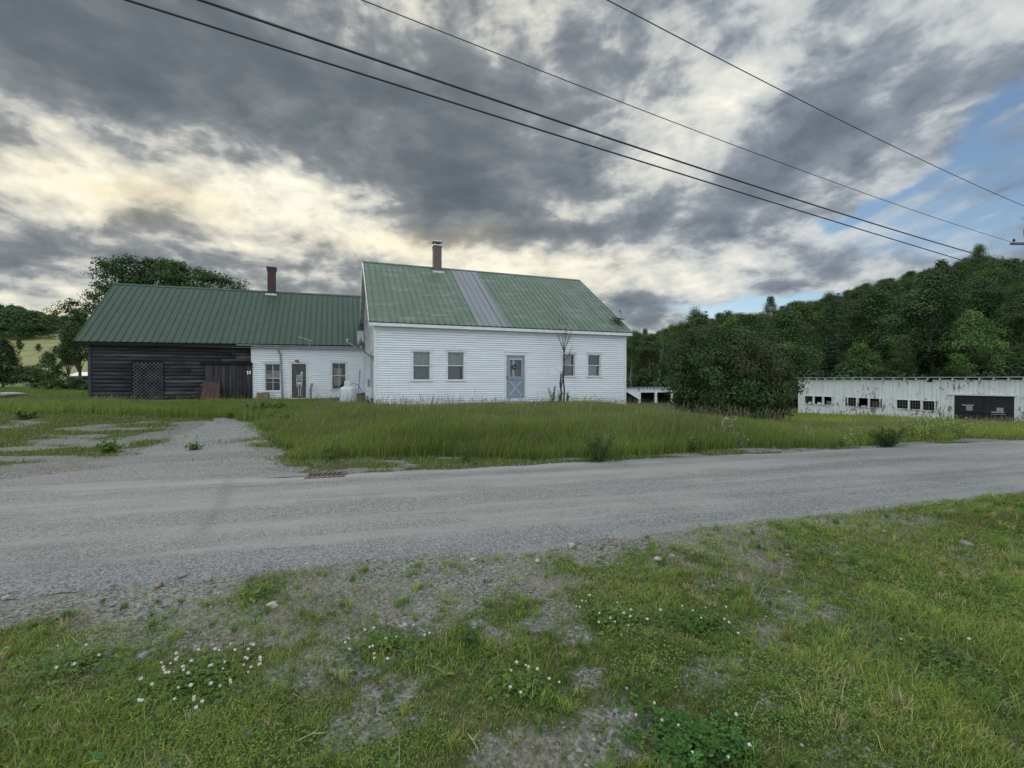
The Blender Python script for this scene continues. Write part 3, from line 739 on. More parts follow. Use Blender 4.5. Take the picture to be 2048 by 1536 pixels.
    f = MB(); q = [(X(u0), .0, Z(v2)), (X(u1), .0, Z(.575))]
    f.plank((X(u0)+.02, -.004, Z(v2)+.02), (X(u1)-.02, -.004, Z(.575)-.02), .055, .018, (0, 1, 0)); f.plank((X(u1)-.02, .0, Z(v2)+.02), (X(u0)+.02, .0, Z(.575)-.02), .055, .016, (0, 1, 0))
    f.build('cross_brace', mat_simple('pale_blue_grey', (.42, .47, .54), (.30, .35, .42), 6, .7), D)
    PTm = mat_simple('pale_trim', (.50, .55, .60), (.40, .45, .50), 6, .7)
    rr = (X(u1)-X(u0))/12; pts = [(X(u0), -.004, Z(v0)+.002), (X(u1), -.004, Z(v0)+.002)]       # scalloped valance and lace edging
    for k in range(5, -1, -1): pts += [(X(u0)+rr*(2*k+1)+rr*math.cos(t*math.pi/8), -.004, Z(v0)-.03-rr*.9*math.sin(t*math.pi/8)) for t in range(0, 9)]
    f = MB(); f.poly(pts); f.build('scalloped_trim', PTm, D)
    for sx, sg in ((u0, 1), (u1, -1)):
        z_a, z_b = Z(v0)-.04, Z(v1); pts = [(X(sx), -.003, z_b), (X(sx), -.003, z_a)]+[(X(sx)+sg*(.022+.014*abs(math.sin(t*math.pi/4))), -.003, z_a+(z_b-z_a)*t/40) for t in range(41)]
        f = MB(); f.poly(pts); f.build('lace_edge', PTm, D)
    f = MB(); f.quad((X(u0), .012, Z(v1)), (X(u1), .012, Z(v1)), (X(u1), .012, Z(v0)), (X(u0), .012, Z(v0))); f.build('pane', M['glass'], D)
    f = MB(); f.quad((X(u0), .15, Z(v1)), (X(.56), .15, Z(v1)), (X(.56), .15, Z(v0)), (X(u0), .15, Z(v0))); f.quad((X(.60), .15, Z(v1)), (X(.72), .15, Z(v1)), (X(.72), .15, Z(v0)), (X(.60), .15, Z(v0))); f.quad((X(.76), .15, Z(v1)), (X(u1), .15, Z(v1)), (X(u1), .15, Z(v0)), (X(.76), .15, Z(v0))); f.build('curtain', M['shade'], D)
    f = MB(); f.quad((X(.36), .10, Z(v1)), (X(.50), .10, Z(v1)), (X(.50), .10, Z(v0)), (X(.36), .10, Z(v0))); f.build('curtain', M['white'], D)
    f = MB(); f.bbox(a+.01, a+.055, -.03, -.012, Z(.565), Z(.475), .004); f.tube([(a+.03, -.03, Z(.5)), (a+.03, -.065, Z(.51)), (a+.03, -.065, Z(.545)), (a+.03, -.03, Z(.555))], .009); f.build('handle', M['dark'], D)
    # wreath hung on the door glass
    cx, cz = X(.43), Z(.268)
    wr = empty('wreath', HF.world(cx, -.03, cz), HF.t, 'round brown twig wreath with a reddish bow on the blue-grey front door', 'wreath')
    m = MB()
    for k in range(3): m.tube([(math.cos(t*.349)*(.095+.012*math.sin(t*2.1+k*2)), -.012+.014*math.sin(t*1.7+k*2), math.sin(t*.349)*(.095+.012*math.cos(t*1.3+k*2))) for t in range(19)], .022, 6, False)
    m.build('twig_ring', M['wreath'], wr)
    m = MB(); m.ball((-.02, -.035, -.01), .025, 8, 5, (1, .7, 1)); m.ball((.025, -.035, -.02), .03, 8, 5, (1.3, .6, .8)); m.ball((-.045, -.035, -.03), .03, 8, 5, (1.3, .6, .8)); m.build('bow', mat_simple('dusty_pink', (.42, .25, .24), (.3, .12, .12), 12, .8), wr)
    # cellar vent and cable box low on the gable
    m = MB(); m.bbox(-.10, -.001, .42, .62, .50, .78, .01); m.build('cellar_vent', M['dark'], H)
    m = MB(); m.bbox(-.11, -.001, 3.1, 3.4, 1.25, 1.65, .01); m.build('meter_box', M['gutter'], H)
    m = MB(); m.tube([(-.035, .75, .5), (-.035, .75, 1.9), (-.035, .9, 2.05), (-.035, 1.0, 2.6)], .016, 6); m.tube([(-.04, 1.7, 1.25), (-.04, 1.7, 2.9)], .02, 6); m.build('conduit', M['gutter'], H)
    return H
HOUSE = make_house()
# ---------------------------------------------------------------- barn wing
_w = HF.world(-5.98, 8.0, 0); WF = Frame(_w[0], _w[1], 20.5)
def make_wing():
    B = empty('barn_wing', (WF.x, WF.y, 0), WF.t, 'low wing with dark green metal roof, half dark weathered barn boards, half white clapboard', 'barn')
    sl, sr = -7.58, 5.98+.02
    ez = lambda s: 3.50+.13*(s+7.58)/13.58
    rz = lambda s: 7.13+.13*(s+7.58)/13.58
    def op(x0, x1, y0, y1):
        (a, z1), (b, z0) = WF.hit(x0, y0), WF.hit(x1, y1); return a, b, z0, z1
    wl, wr, dr = op(530, 561, 727.5, 781.4), op(664, 692, 726, 778), op(583.7, 612.3, 728, 796)
    w = MB(); clapboards(w, lambda u, o, z: (u, -o, z), lambda z: (0 if z > 2.55 else .07, 5.955), -.4, 3.50, .112, [wl, wr, (dr[0], dr[1], dr[2]-.05, dr[3])])
    tag(w.build('clapboard_wall', M['clap'], B), 'white clapboard half of the wing')
    cb = MB(); cb.bbox(5.86, 5.96, -.035, -.001, -.4, 3.48, .005); cb.build('corner_board', M['trim'], B); cb = MB(); cb.bbox(0.001, .05, -.03, -.001, 2.6, 3.355, .004); cb.build('corner_board', M['trim'], B); cb = MB(); cb.bbox(0.0, 5.86, -.035, -.005, 3.36, 3.5, .004); cb.build('frieze', M['trim'], B)
    # dark barn boards, each a little uneven, with gaps and broken ends
    V, F, C = [], [], []
    def board(x0, x1, y0, y1, z0, z1, tone, sk=0):
        b = len(V); V.extend([(x0,y0,z0),(x1,y0,z0+sk),(x1,y1,z0+sk),(x0,y1,z0),(x0,y0-.008,z1),(x1,y0-.008,z1+sk),(x1,y1,z1+sk),(x0,y1,z1)]); C.extend([tone]*8)
        F.extend([tuple(b+i for i in f) for f in ((3,2,1,0),(4,5,6,7),(0,1,5,4),(1,2,6,5),(2,3,7,6),(3,0,4,7))])
    z = -.3; x_l = -7.09
    lat = op(266, 327, 725, 800); bd = op(422, 505.5, 728, 805); lj = op(411, 424, 729, 770)
    while z < 3.52:
        h = RN.choice((.15, .17, .19, .21)); x = x_l
        while x < -.02:
            ln = RN.uniform(1.4, 4.2); x2 = min(x+ln, 0.0)
            if x2 > -.35: x2 = 0.
            for p, q in free(x+.004, x2-.004, z, z+h, [(lat[0]+.05, lat[1]-.05, .2, lat[3]-.06), (bd[0], .2, -.5, bd[3])]):
                tn = RN.uniform(.40, 1.2)*(1.9 if RN.random() < .15 else 1); o = RN.uniform(0, .018)
                board(p, q, -o-.012, .02, z+.004, z+h-RN.choice((.004, .006, .012)), (tn, tn, tn*1.03), RN.uniform(-.008, .008))
            x = x2
        z += h
    o = np_mesh('board_wall', np.array(V), np.array(F), np.array(C), M['barn'], B); o['label'] = 'dark weathered board half of the wing'
    m = MB(); m.box(x_l, 5.9, .9, .92, -.4, 3.4); m.box(x_l-.001, x_l+.02, .02, 7.9, -.4, 3.45); m.box(x_l, 5.9, 7.9, 7.92, -.4, 3.45)
    m.poly([(x_l+.01, -.0, 3.45), (x_l+.01, 4.0, 6.95), (x_l+.01, 7.9, 3.45)])
    m.build('blackout_sheet', M['black'], B)  # added black sheet blocks light behind the windows; closes end and back too
    # end boards seen edge-on at the left corner
    m = MB(); m.bbox(x_l-.03, x_l+.10, -.045, -.03, -.3, 3.45, .006); m.bbox(x_l-.04, x_l-.005, -.03, .12, -.3, 3.45, .006); m.build('corner_post', M['barnpost'], B)
    # sliding barn door of upright planks
    V, F, C = [], [], []; x = bd[0]+.02
    while x < bd[1]-.03:
        wd = RN.choice((.16, .19, .22)); x2 = min(x+wd, bd[1]); tn = RN.uniform(.6, 1.35); yo = RN.uniform(0, .012)
        board(x, x2-.008, -.075-yo, -.03, -.25, bd[3]-.05+RN.uniform(-.03, .02), (tn, tn, tn*1.03)); x = x2
    BD = np_mesh('barn_door', np.array(V), np.array(F), np.array(C), M['barnv'], B); BD['label'] = 'dark upright plank barn door'
    m = MB(); m.bbox(bd[0]-.5, bd[1]+.02, -.14, -.09, bd[3]-.02, bd[3]+.10, .006); m.build('door_rail', M['barn'], BD)
    m = MB(); m.bbox(lj[0], lj[0]+.30, -.07, -.035, lj[2]-.9, lj[3], .006); m.build('door_jamb', M['barnpost'], B)
    # lattice panel
    m = MB(); a, b, z0, z1 = lat; st = .175
    def clip(dirn, off, y):
        p0 = None; pts = []
        for t in np.linspace(0, 1, 2):
            pass
        # line z = z0 + dirn*(x-a) + off, clipped to the rectangle
        xs = sorted([a, b, a+(z0-z0-off)/dirn, a+(z1-z0-off)/dirn]); q = []
        for x in xs:
            zz = z0+dirn*(x-a)+off
            if a-1e-6 <= x <= b+1e-6 and z0-1e-6 <= zz <= z1+1e-6: q.append((x, y, zz))
        if len(q) >= 2 and (Vector(q[-1])-Vector(q[0])).length > .1: m.plank(q[0], q[-1], .040, .008, (0, 1, 0))
    n = int((b-a+z1-z0)/st)+1
    for k in range(n): clip(1, -(b-a)+k*st, -.055); clip(-1, k*st, -.046)
    LT = m.build('lattice_panel', M['lattice'], B)
    m = MB(); m.bbox(a-.04, b+.04, -.05, -.02, z1, z1+.06, .005); m.bbox(a-.05, a, -.05, -.02, z0-.3, z1, .005); m.bbox(b, b+.05, -.05, -.02, z0-.3, z1, .005); m.build('lattice_frame', M['barn'], LT)
    # roof
    r = MB(); y0 = -.30; ry = 4.0; th = math.atan((7.13-3.5)/4.3); up = (0, -math.sin(th), math.cos(th)); ub = (0, math.sin(th), math.cos(th))
    ribs_sheet(r, (sl, y0, ez(sl)), (sr, y0, ez(sr)), (sr, ry, rz(sr)), (sl, ry, rz(sl)), up, 44)
    ribs_sheet(r, (sr, 2*ry-y0, ez(sr)), (sl, 2*ry-y0, ez(sl)), (sl, ry, rz(sl)), (sr, ry, rz(sr)), ub, 44)
    for sg in (-1, 1):
        a_ = Vector((0, math.cos(th)*sg, -math.sin(th))); c0 = Vector((sl-.01, ry, rz(sl)+.035)); c1 = Vector((sr, ry, rz(sr)+.035)); r.add([c0, c1, c1+a_*.16, c0+a_*.16], [(0, 1, 2, 3)])
    r.build('roof', M['dark_green_roof'], B)
    f = MB(); e = lambda s: ez(s)-.05
    f.hexa([(sl+.03, y0+.015, e(sl)-.13), (.0, y0+.015, e(0)-.13), (.0, y0+.045, e(0)-.13), (sl+.03, y0+.045, e(sl)-.13), (sl+.03, y0+.015, e(sl)), (.0, y0+.015, e(0)), (.0, y0+.045, e(0)), (sl+.03, y0+.045, e(sl))])
    for sg in (1, -1):
        ya = y0 if sg > 0 else 2*ry-y0
        f.hexa([(sl+.005, ya, ez(sl)-.19), (sl+.03, ya, ez(sl)-.19), (sl+.03, ry, rz(sl)-.19), (sl+.005, ry, rz(sl)-.19), (sl+.005, ya, ez(sl)-.04), (sl+.03, ya, ez(sl)-.04), (sl+.03, ry, rz(sl)-.04), (sl+.005, ry, rz(sl)-.04)])
    f.build('fascia', M['barn'], B)
    f = MB(); f.box(sl+.03, sr-.05, y0+.05, -.03, 3.36, 3.38); f.build('soffit', M['soffit'], B)
    # hanging gutter and downspout over the white half
    g = MB(); n = 7; s_a = -.62
    for i in range(n):
        t0, t1 = math.pi*i/n, math.pi*(i+1)/n
        q = lambda s, t: (s, y0-.055-.06*math.cos(t)*-1, ez(s)-.07-.07*math.sin(t))
        g.quad(q(s_a, t0), q(5.9, t0), q(5.9, t1), q(s_a, t1))
    g.bbox(s_a, 5.9, y0-.125, y0-.112, ez(0)-.085, ez(0)-.055, .003)
    GT = g.build('gutter', M['gutter'], B)
    p = [WF.hit(x, y, -.25) for x, y in ((555, 694),)][0]; x2 = WF.hit(561, 707, -.09)
    zb = .35; g = MB(); g.tube([(p[0], -.33, ez(0)-.12), (p[0]+.02, -.32, ez(0)-.26), (x2[0], -.10, x2[1]-.05), (x2[0]+.05, -.085, 1.8), (x2[0]+.09, -.085, zb)], .047, 8); g.build('downspout', M['gutter'], B)
    # brick chimney with a corbelled head
    c0, c1 = WF.hit(535, 560, 3.8)[0], WF.hit(550.5, 560, 3.8)[0]; zt = WF.hit(543, 534, 3.8)[1]; w_ = c1-c0
    c = MB(); c.bbox(c0, c1, 3.75, 3.75+w_, 6.5, zt-.25, .008); c.bbox(c0-.035, c1+.035, 3.715, 3.785+w_, zt-.249, zt-.10, .008); c.bbox(c0-.06, c1+.06, 3.69, 3.81+w_, zt-.099, zt, .008)
    CH = c.build('chimney', M['red_brick'], B)
    c = MB(); c.bbox(c0-.12, c1+.12, 3.60, 3.745, 6.90, 7.03, .01); c.build('flashing', M['metal'], CH)
    # windows, door, lamp, steps
    mz = WF.hit(545, 756.4)[1]; mz2 = WF.hit(678, 751.7)[1]
    tag(window(B, *wl, 0., mz, .10, 1, curtains=[(.02, .98, .30, .33, .12, 'curtain')]))
    tag(window(B, *wr, 0., mz2, .10, 1, curtains=[(.13, .72, .56, .80, .12, 'paper'), (.13, .72, .50, .545, .10, 'curtain'), (.13, .66, .14, .46, .14, 'paper')]))
    a, b, z0, z1 = dr; f = MB(); ca = .10
    f.bbox(a-ca, a, -.034, .10, z0-.06, z1, .005); f.bbox(b, b+ca, -.034, .10, z0-.06, z1, .005); f.bbox(a-ca-.01, b+ca+.01, -.038, .10, z1, z1+.10, .005); f.bbox(a-ca-.03, b+ca+.03, -.065, .02, z1+.10, z1+.125, .004); f.bbox(a-.02, b+.02, -.05, .10, z0-.05, z0, .005)
    f.build('door_frame', M['trim'], B)
    f = MB(); f.bbox(a+.004, b-.004, .02, .055, z0, z1-.004, .005)
    for (p0, p1, q0, q1) in ((.12, .46, .08, .40), (.54, .88, .08, .40), (.12, .46, .50, .92), (.54, .88, .50, .92)):
        f.bbox(a+(b-a)*p0, a+(b-a)*p1, .008, .0199, z0+(z1-z0)*q0, z0+(z1-z0)*q1, .006)
    D = f.build('door', M['wdoor'], B); tag(D, 'brown-grey panel door of the white half')
    f = MB(); f.ball((a+.07, -.03, z0+.92), .028, 10, 6); f.lathe([(.012, 0), (.012, .04)], (a+.07, .02, z0+.92), 8, (0, -1, 0)); f.build('handle', M['metal'], D)
    lx, lz = WF.hit(596, 722); f = MB(); f.bbox(lx-.06, lx+.06, -.06, -.02, lz-.10, lz+.02, .01); f.tube([(lx, -.06, lz), (lx, -.14, lz+.06), (lx, -.20, lz+.04)], .012, 6); f.lathe([(.02, .05), (.05, .03), (.085, -.05), (.075, -.05)], (lx, -.20, lz+.01), 12); f.lathe([(.02, .02), (.07, -.06)], (lx-.13, -.12, lz+.02), 10, (-.8, -.5, .2)); f.build('door_lamp', M['lamp'], B)
    f = MB(); x0, x1 = WF.hit(580, 800, -.3)[0], WF.hit(622, 800, -.3)[0]
    f.bbox(x0, x1, -.36, -.04, z0-.19, z0-.06, .008); f.bbox(x0-.02, x1, -.70, -.37, z0-.40, z0-.22, .008); f.bbox(x0, x1, -.36, -.04, z0-.6, z0-.20, .008); f.build('door_step', M['oldwood'], B)
    # grey flashing board where the roof meets the gable
    f = MB(); f.hexa([(5.55, -.24, 3.62), (5.93, -.24, 3.63), (5.93, .85, 4.54), (5.55, .85, 4.53), (5.55, -.30, 3.68), (5.93, -.30, 3.69), (5.93, .79, 4.60), (5.55, .79, 4.59)]); f.build('flashing', M['soffit'], B)
    # house number
    nx = WF.hit(495.5, 745, -.1); m = MB(); y = -.110; z0n, z1n = nx[1]-.095, nx[1]+.095; sx = nx[0]-.045
    m.box(sx+.024, sx+.062, y-.012, y, z0n, z1n); m.plank((sx-.005, y-.006, z1n-.06), (sx+.04, y-.006, z1n-.012), .03, .012, (0, 1, 0)); m.box(sx, sx+.085, y-.011, y, z0n-.001, z0n+.028)
    n = 20; cx, cz = sx+.150, nx[1]
    for i in range(n):
        t0, t1 = 2*math.pi*i/n, 2*math.pi*(i+1)/n
        A_ = [(cx+rx*math.cos(t), yy, cz+rz_*math.sin(t)) for t in (t0, t1) for rx, rz_ in ((.048, .096), (.017, .058)) for yy in (y-.012, y)]
        a0o, a0b, a0i, a0ib, a1o, a1b, a1i, a1ib = A_
        m.quad(a0o, a1o, a1i, a0i); m.quad(a0o, a0b, a1b, a1o); m.quad(a0i, a1i, a1ib, a0ib)
    tag(m.build('house_number', mat_simple('number_white', (.85, .85, .84), (.75, .75, .75), 5, .4), B), 'white metal house number 10')
    # flag hung inside the left window
    a, b, z0, z1 = wl; fz1 = WF.hit(545, 740.8)[1]; fz0 = WF.hit(545, 755.6)[1]; yy = .085
    FL = empty('flag', WF.world((a+b)/2, yy, fz0), WF.t, 'faded striped flag with blue star field hung inside the left wing window', 'flag')
    hw = (b-a)/2-.045; hh = fz1-fz0; sh = hh/13
    for k in range(13):
        m = MB(); zt = hh-k*sh; l0 = -hw+(2*hw*.42 if k < 7 else 0)
        for i in range(12):
            u0, u1 = l0+(hw-l0)*i/12, l0+(hw-l0)*(i+1)/12; f_ = lambda u: .006*math.sin(u*16)
            m.quad((u0, f_(u0), zt-sh), (u1, f_(u1), zt-sh), (u1, f_(u1), zt), (u0, f_(u0), zt))
        m.build('stripe', M['red'] if k % 2 == 0 else M['stripe'], FL)
    m = MB(); x1 = -hw+2*hw*.42
    for i in range(8):
        u0, u1 = -hw+(x1+hw)*i/8, -hw+(x1+hw)*(i+1)/8; m.quad((u0, f_(u0), hh-7*sh), (u1, f_(u1), hh-7*sh), (u1, f_(u1), hh), (u0, f_(u0), hh))
    CA = m.build('star_field', M['canton'], FL); m = MB()
    for r_ in range(9):
        for c_ in range(6 if r_ % 2 == 0 else 5):
            cx = -hw+(x1+hw)*((c_+(.5 if r_ % 2 == 0 else 1.0))/6); cz = hh-7*sh*(r_+.6)/9.3; rr = .011
            m.poly([(cx+(rr if j % 2 == 0 else rr*.4)*math.sin(j*math.pi/5), f_(cx)-.003, cz+(rr if j % 2 == 0 else rr*.4)*math.cos(j*math.pi/5)) for j in range(10)])
    m.build('stars', M['stripe'], CA)
    # jointed skeleton hung on the door
    P = lambda px, py: (lambda h: (h[0], h[1]))(WF.hit(px, py, -.02))
    ox, oz = P(598.5, 768); SK = empty('skeleton_decoration', WF.world(ox, -.005, oz), WF.t, 'pale hanging skeleton decoration with tilted skull on the brown-grey door', 'decoration')
    L = lambda px, py, y=-.012: (P(px, py)[0]-ox, y, P(px, py)[1]-oz)
    bt = M['bone']; H_ = L(603.5, 746.5)
    m = MB(); m.ball(H_, .085, 14, 10, (.80, .22, 1.08)); m.ball((H_[0]-.022, -.02, H_[2]-.085), .055, 10, 6, (.75, .22, .8)); SKU = m.build('skull', bt, SK, True)
    m = MB(); m.ball((H_[0]-.035, -.032, H_[2]+.0), .02, 8, 5, (1, .3, 1)); m.ball((H_[0]+.028, -.032, H_[2]+.006), .02, 8, 5, (1, .3, 1)); m.ball((H_[0]-.008, -.032, H_[2]-.045), .012, 6, 4, (.8, .3, 1.4)); m.build('eye_socket', M['black'], SKU)
    m = MB(); nk, pv = L(599.5, 750), L(599, 766); 
    for k in range(12): 
        q = Vector(nk).lerp(Vector(pv), k/11); m.ball(q, .021, 8, 4, (1, .5, .8))
    m.build('spine', bt, SK)
    m = MB()
    for k in range(7):
        c = Vector(nk).lerp(Vector(L(599, 761.5)), .08+.92*k/6); wd = (.085, .11, .125, .13, .125, .11, .085)[k]
        m.tube([(c.x-wd*.25*math.cos(0), -.02, c.z+.01), (c.x-wd, -.016, c.z-.005), (c.x-wd*.95, -.018, c.z-.03), (c.x-wd*.3, -.024, c.z-.045)], .0095, 5); m.tube([(c.x+wd*.25, -.02, c.z+.01), (c.x+wd, -.016, c.z-.005), (c.x+wd*.95, -.018, c.z-.03), (c.x+wd*.3, -.024, c.z-.045)], .0095, 5)
    m.plank((nk[0]-.17, -.018, nk[2]+.0), (nk[0]+.17, -.018, nk[2]+.0), .022, .012, (0, 1, 0)); m.plank((nk[0], -.026, nk[2]), (nk[0], -.026, nk[2]-.26), .03, .01, (0, 1, 0)); m.build('rib_cage', bt, SK)
    m = MB(); m.ball((pv[0]-.065, -.015, pv[2]-.01), .07, 10, 6, (1, .2, .8)); m.ball((pv[0]+.065, -.015, pv[2]-.01), .07, 10, 6, (1, .2, .8)); m.ball((pv[0], -.015, pv[2]-.06), .045, 8, 5, (1, .2, .9)); m.build('pelvis', bt, SK)
    for sg, pts in ((-1, ((594.3, 750), (593.4, 760), (594, 770.5))), (1, ((604.6, 750.5), (604.4, 760), (603.2, 770)))):
        m = MB(); q = [L(*p) for p in pts]; m.tube([q[0], Vector(q[0]).lerp(Vector(q[1]), .5), q[1]], [.02, .013, .02], 6); m.tube([(q[1][0]-.008, -.012, q[1][2]), (q[2][0]-.008, -.012, q[2][2])], [.014, .010], 6); m.tube([(q[1][0]+.014, -.012, q[1][2]), (q[2][0]+.012, -.012, q[2][2])], [.011, .009], 6)
        for j in range(5): m.tube([q[2], (q[2][0]+(j-2)*.014, -.014, q[2][2]-.075-.012*(j in (1, 2, 3)))], [.008, .005], 5)
        m.build('arm', bt, SK)
    for sg, pts in ((-1, ((596.8, 768.5), (597.4, 779.5), (598, 790), (594.5, 792.8))), (1, ((602, 768.5), (601.4, 779.5), (600.9, 790), (604.5, 792.6)))):
        m = MB(); q = [L(*p) for p in pts]; m.tube([q[0], Vector(q[0]).lerp(Vector(q[1]), .5), q[1]], [.026, .015, .025], 6); m.tube([q[1], q[2]], [.019, .012], 6); m.tube([(q[1][0]+.02*sg, -.012, q[1][2]-.03), (q[2][0]+.018*sg, -.012, q[2][2])], .008, 5); m.tube([q[2], q[3]], [.022, .014], 6)
        m.build('leg', bt, SK)
    return B
WING = make_wing()
# ---------------------------------------------------------------- things around the house
def make_props():
    # propane tank standing left of the house corner
    d = ray(696.2, 790); Yt = 20.9; x = d[0]/d[1]*Yt; zb = float(gz(x, Yt))-.03
    zt = PH+ray(696, 762)[2]/ray(696, 762)[1]*Yt; h = zt-zb
    T = empty('propane_tank', (x, Yt, zb), 0, 'upright white-grey gas tank with collar beside the corner of the farmhouse', 'gas tank')
    m = MB(); r = .375; hs = h-.20
    m.lathe([(.30, 0), (.33, .0), (.33, .05), (r-.01, .07), (r, .12), (r, hs*.5), (r, hs-.20)]+[(r*math.cos(t), hs-.20+.19*math.sin(t)) for t in (.3, .6, .9, 1.2, 1.45)]+[(.01, hs-.005)], n=36); m.build('tank_body', M['tank'], T, True)
    m = MB(); m.lathe([(.165, hs-.05), (.175, hs+.02), (.175, h-.03), (.165, h), (.155, h-.01), (.155, hs)], n=28); C_ = m.build('collar', M['tank'], T, True)
    m = MB(); m.lathe([(.04, hs-.02), (.04, hs+.09), (.02, hs+.10), (.02, hs+.14), (.001, hs+.14)], n=12); m.build('valve', M['metal'], C_)
    m = MB(); m.tube([(.1, 0, hs+.07), (.25, .02, hs+.10), (.42, .08, hs+.02), (.55, .2, hs-.25), (.62, .4, hs-.5), (.7, .8, .3)], .012, 6); m.build('hose', M['dark'], T)
    # satellite dish on a bent mast at the gable corner
    bx, by, bz = HF.world(-.03, .16, HF.hit(746, 716, .1)[1])
    D = empty('satellite_dish', (bx, by, bz), HF.t, 'grey satellite dish on bent mast fixed to the left corner of the white farmhouse', 'satellite dish')
    m = MB(); m.bbox(-.02, .01, -.09, .09, -.13, .13, .006); m.tube([(-.01, 0, 0), (-.22, -.04, .14), (-.36, -.05, .26), (-.42, -.05, .40), (-.42, -.05, .62)], .024, 8); m.build('mast', M['dark'], D)
    ax = Vector((-.96, .12, .24)).normalized(); c = Vector((-.50, -.05, .62))
    m = MB(); n = 7; R0 = .27; prof = [(R0*i/n+.001, .10*(i/n)**2) for i in range(n+1)]; prof += [(R0*i/n+.001, .10*(i/n)**2-.012) for i in range(n, -1, -1)]
    m.lathe(prof, c, 28, ax); m.build('reflector', M['dish'], D, True)
    m = MB(); e = c+ax*.62+Vector((0, 0, -.10)); m.tube([c+Vector((.02, 0, -.22)), c+ax*.2+Vector((0, 0, -.22)), e], .014, 6); m.tube([e, e+Vector((.02, 0, .09))], .03, 8); m.ball(e+Vector((.04, 0, .10)), .045, 8, 5, (1.2, 1, .8)); m.build('receiver_arm', M['metal'], D)
    m = MB(); m.bbox(-.50, -.40, -.11, .01, .50, .70, .01); m.build('bracket', M['dark'], D)
    # dish lying back on the right end of the roof
    th = TH; s_, n_ = HF.hit(1230, 650, .8)[0], .50
    zr = EZ+(n_+.30)*math.tan(th); p = HF.world(s_, n_, zr)
    D = empty('satellite_dish', p, HF.t, 'small satellite dish tipped back on the right end of the farmhouse roof', 'satellite dish')
    m = MB(); m.tube([(0, -.05, -.03), (0, -.02, .1), (0, .0, .24)], .025, 8); m.bbox(-.10, .10, -.14, .04, -.10, -.055, .005); m.build('mast', M['dark'], D)
    m = MB(); ax = Vector((.12, -.22, .96)).normalized(); prof = [(.40*i/n+.001, .07*(i/n)**2) for i in range(n+1)]+[(.40*i/n+.001, .07*(i/n)**2-.014) for i in range(n, -1, -1)]
    m.lathe(prof, (0, 0, .24), 28, ax); m.build('reflector', M['dish'], D, True)
    m = MB(); m.tube([(0, -.36, .28), (-.05, -.25, .62)], .012, 6); m.ball((-.05, -.25, .64), .05, 8, 5); m.build('receiver_arm', M['dark'], D)
    # antenna arm on the gutter of the wing
    q = WF.hit(619, 692, -.44); D = empty('antenna_mount', WF.world(q[0], -.44, q[1]), WF.t, 'bare grey antenna arm on a short post above the wing gutter', 'antenna')
    g = lambda px, py: (lambda h: (h[0]-q[0], 0, h[1]-q[1]))(WF.hit(px, py, -.44))
    m = MB(); m.tube([(0, .05, -.05), g(618.2, 682)], .024, 8); m.build('post', M['metal'], D)
    m = MB(); a, b = g(597.5, 674.5), g(625, 681.6); m.plank((a[0], -.25, a[2]), (b[0], .08, b[2]), .05, .035, (0, 1, 0)); m.build('arm', M['metal'], D)
    # rusty sheet leaning against the dark barn
    a, z1 = WF.hit(404.5, 763.6, -.3); b, _ = WF.hit(440, 764.5, -.3); a0, z0 = WF.hit(400.5, 803, -.45); b0, _ = WF.hit(438, 803, -.45)
    D = empty('metal_sheet', WF.world((a+b)/2, -.5, .2), WF.t, 'rusty red-brown metal sheet leaning on the dark barn boards', 'metal sheet')
    o = (a+b)/2; m = MB(); k = 16
    for i in range(k):
        t0, t1 = i/k, (i+1)/k; wv = lambda t: .014*math.sin(t*math.pi*8)
        p = [(a0+(b0-a0)*t-o, yb+.5+wv(t), z-.2) for yb, z, t in ((-.62, .15, t0), (-.62, .15, t1))]+[(a+(b-a)*t-o, yb+.5+wv(t), z1-.2) for yb, t in ((-.16, t1), (-.16, t0))]
        m.quad(*p); m.quad(*[(x_, y_+.006, z_) for x_, y_, z_ in p])
    m.build('sheet', M['rust'], D); m = MB(); m.plank((a-o+.05, .335, z1-.24), (b-o-.05, .335, z1-.24), .05, .02, (0, 1, 0)); m.build('edge_strip', M['rust'], D)
    # old slatted crate tipped by the white wall
    a, z1 = WF.hit(513, 785, -.6); b, z0 = WF.hit(537, 806, -.6); w = b-a; D = empty('wooden_crate', WF.world((a+b)/2, -.6, z0), WF.t, 'old brown slatted wooden crate tipped on short legs by the white wing wall', 'crate')
    h = z1-z0
    for k, (u0, u1, tl) in enumerate(((-.5, -.30, .01), (-.29, -.08, 0), (.03, .24, .005), (.26, .5, -.02))):
        m = MB(); m.bbox(u0*w, u1*w, -.02, .0, h*.22, h*(1+tl), .005); m.build('slat', M['crate'], D)
    m = MB(); m.bbox(-.5*w, .5*w, .36, .38, h*.22, h*.98, .005); m.bbox(-.5*w, -.5*w+.02, .0, .36, h*.22, h*.97, .005); m.bbox(.5*w-.02, .5*w, .0, .36, h*.22, h*.96, .005); m.bbox(-.48*w, .48*w, .0, .36, h*.22, h*.25, .005); m.build('box_side', M['crate'], D)
    for sx in (-.40, -.12, .22):
        m = MB(); m.bbox(sx*w, sx*w+.05, .02, .07, -.25, h*.22, .005); m.build('leg', M['oldwood'], D)
    # railing post with a slanted cap board beside the step
    a, z1 = WF.hit(621.5, 781, -.72); D = empty('railing_post', WF.world(a, -.72, .2), WF.t, 'dark wooden railing post with a slanted top board beside the wing door step', 'post')
    m = MB(); m.bbox(-.045, .045, -.045, .045, -.1, z1-.2, .006); m.build('post', M['barn' if 0 else 'oldwood'], D)
    m = MB(); m.bbox(-.09, .07, -.10, .10, z1-.2, z1-.16, .006); m.plank((-.02, .0, z1-.17), (.05, .42, z1+.18), .12, .03, (0, -.4, 1)); m.build('cap_board', M['oldwood'], D)
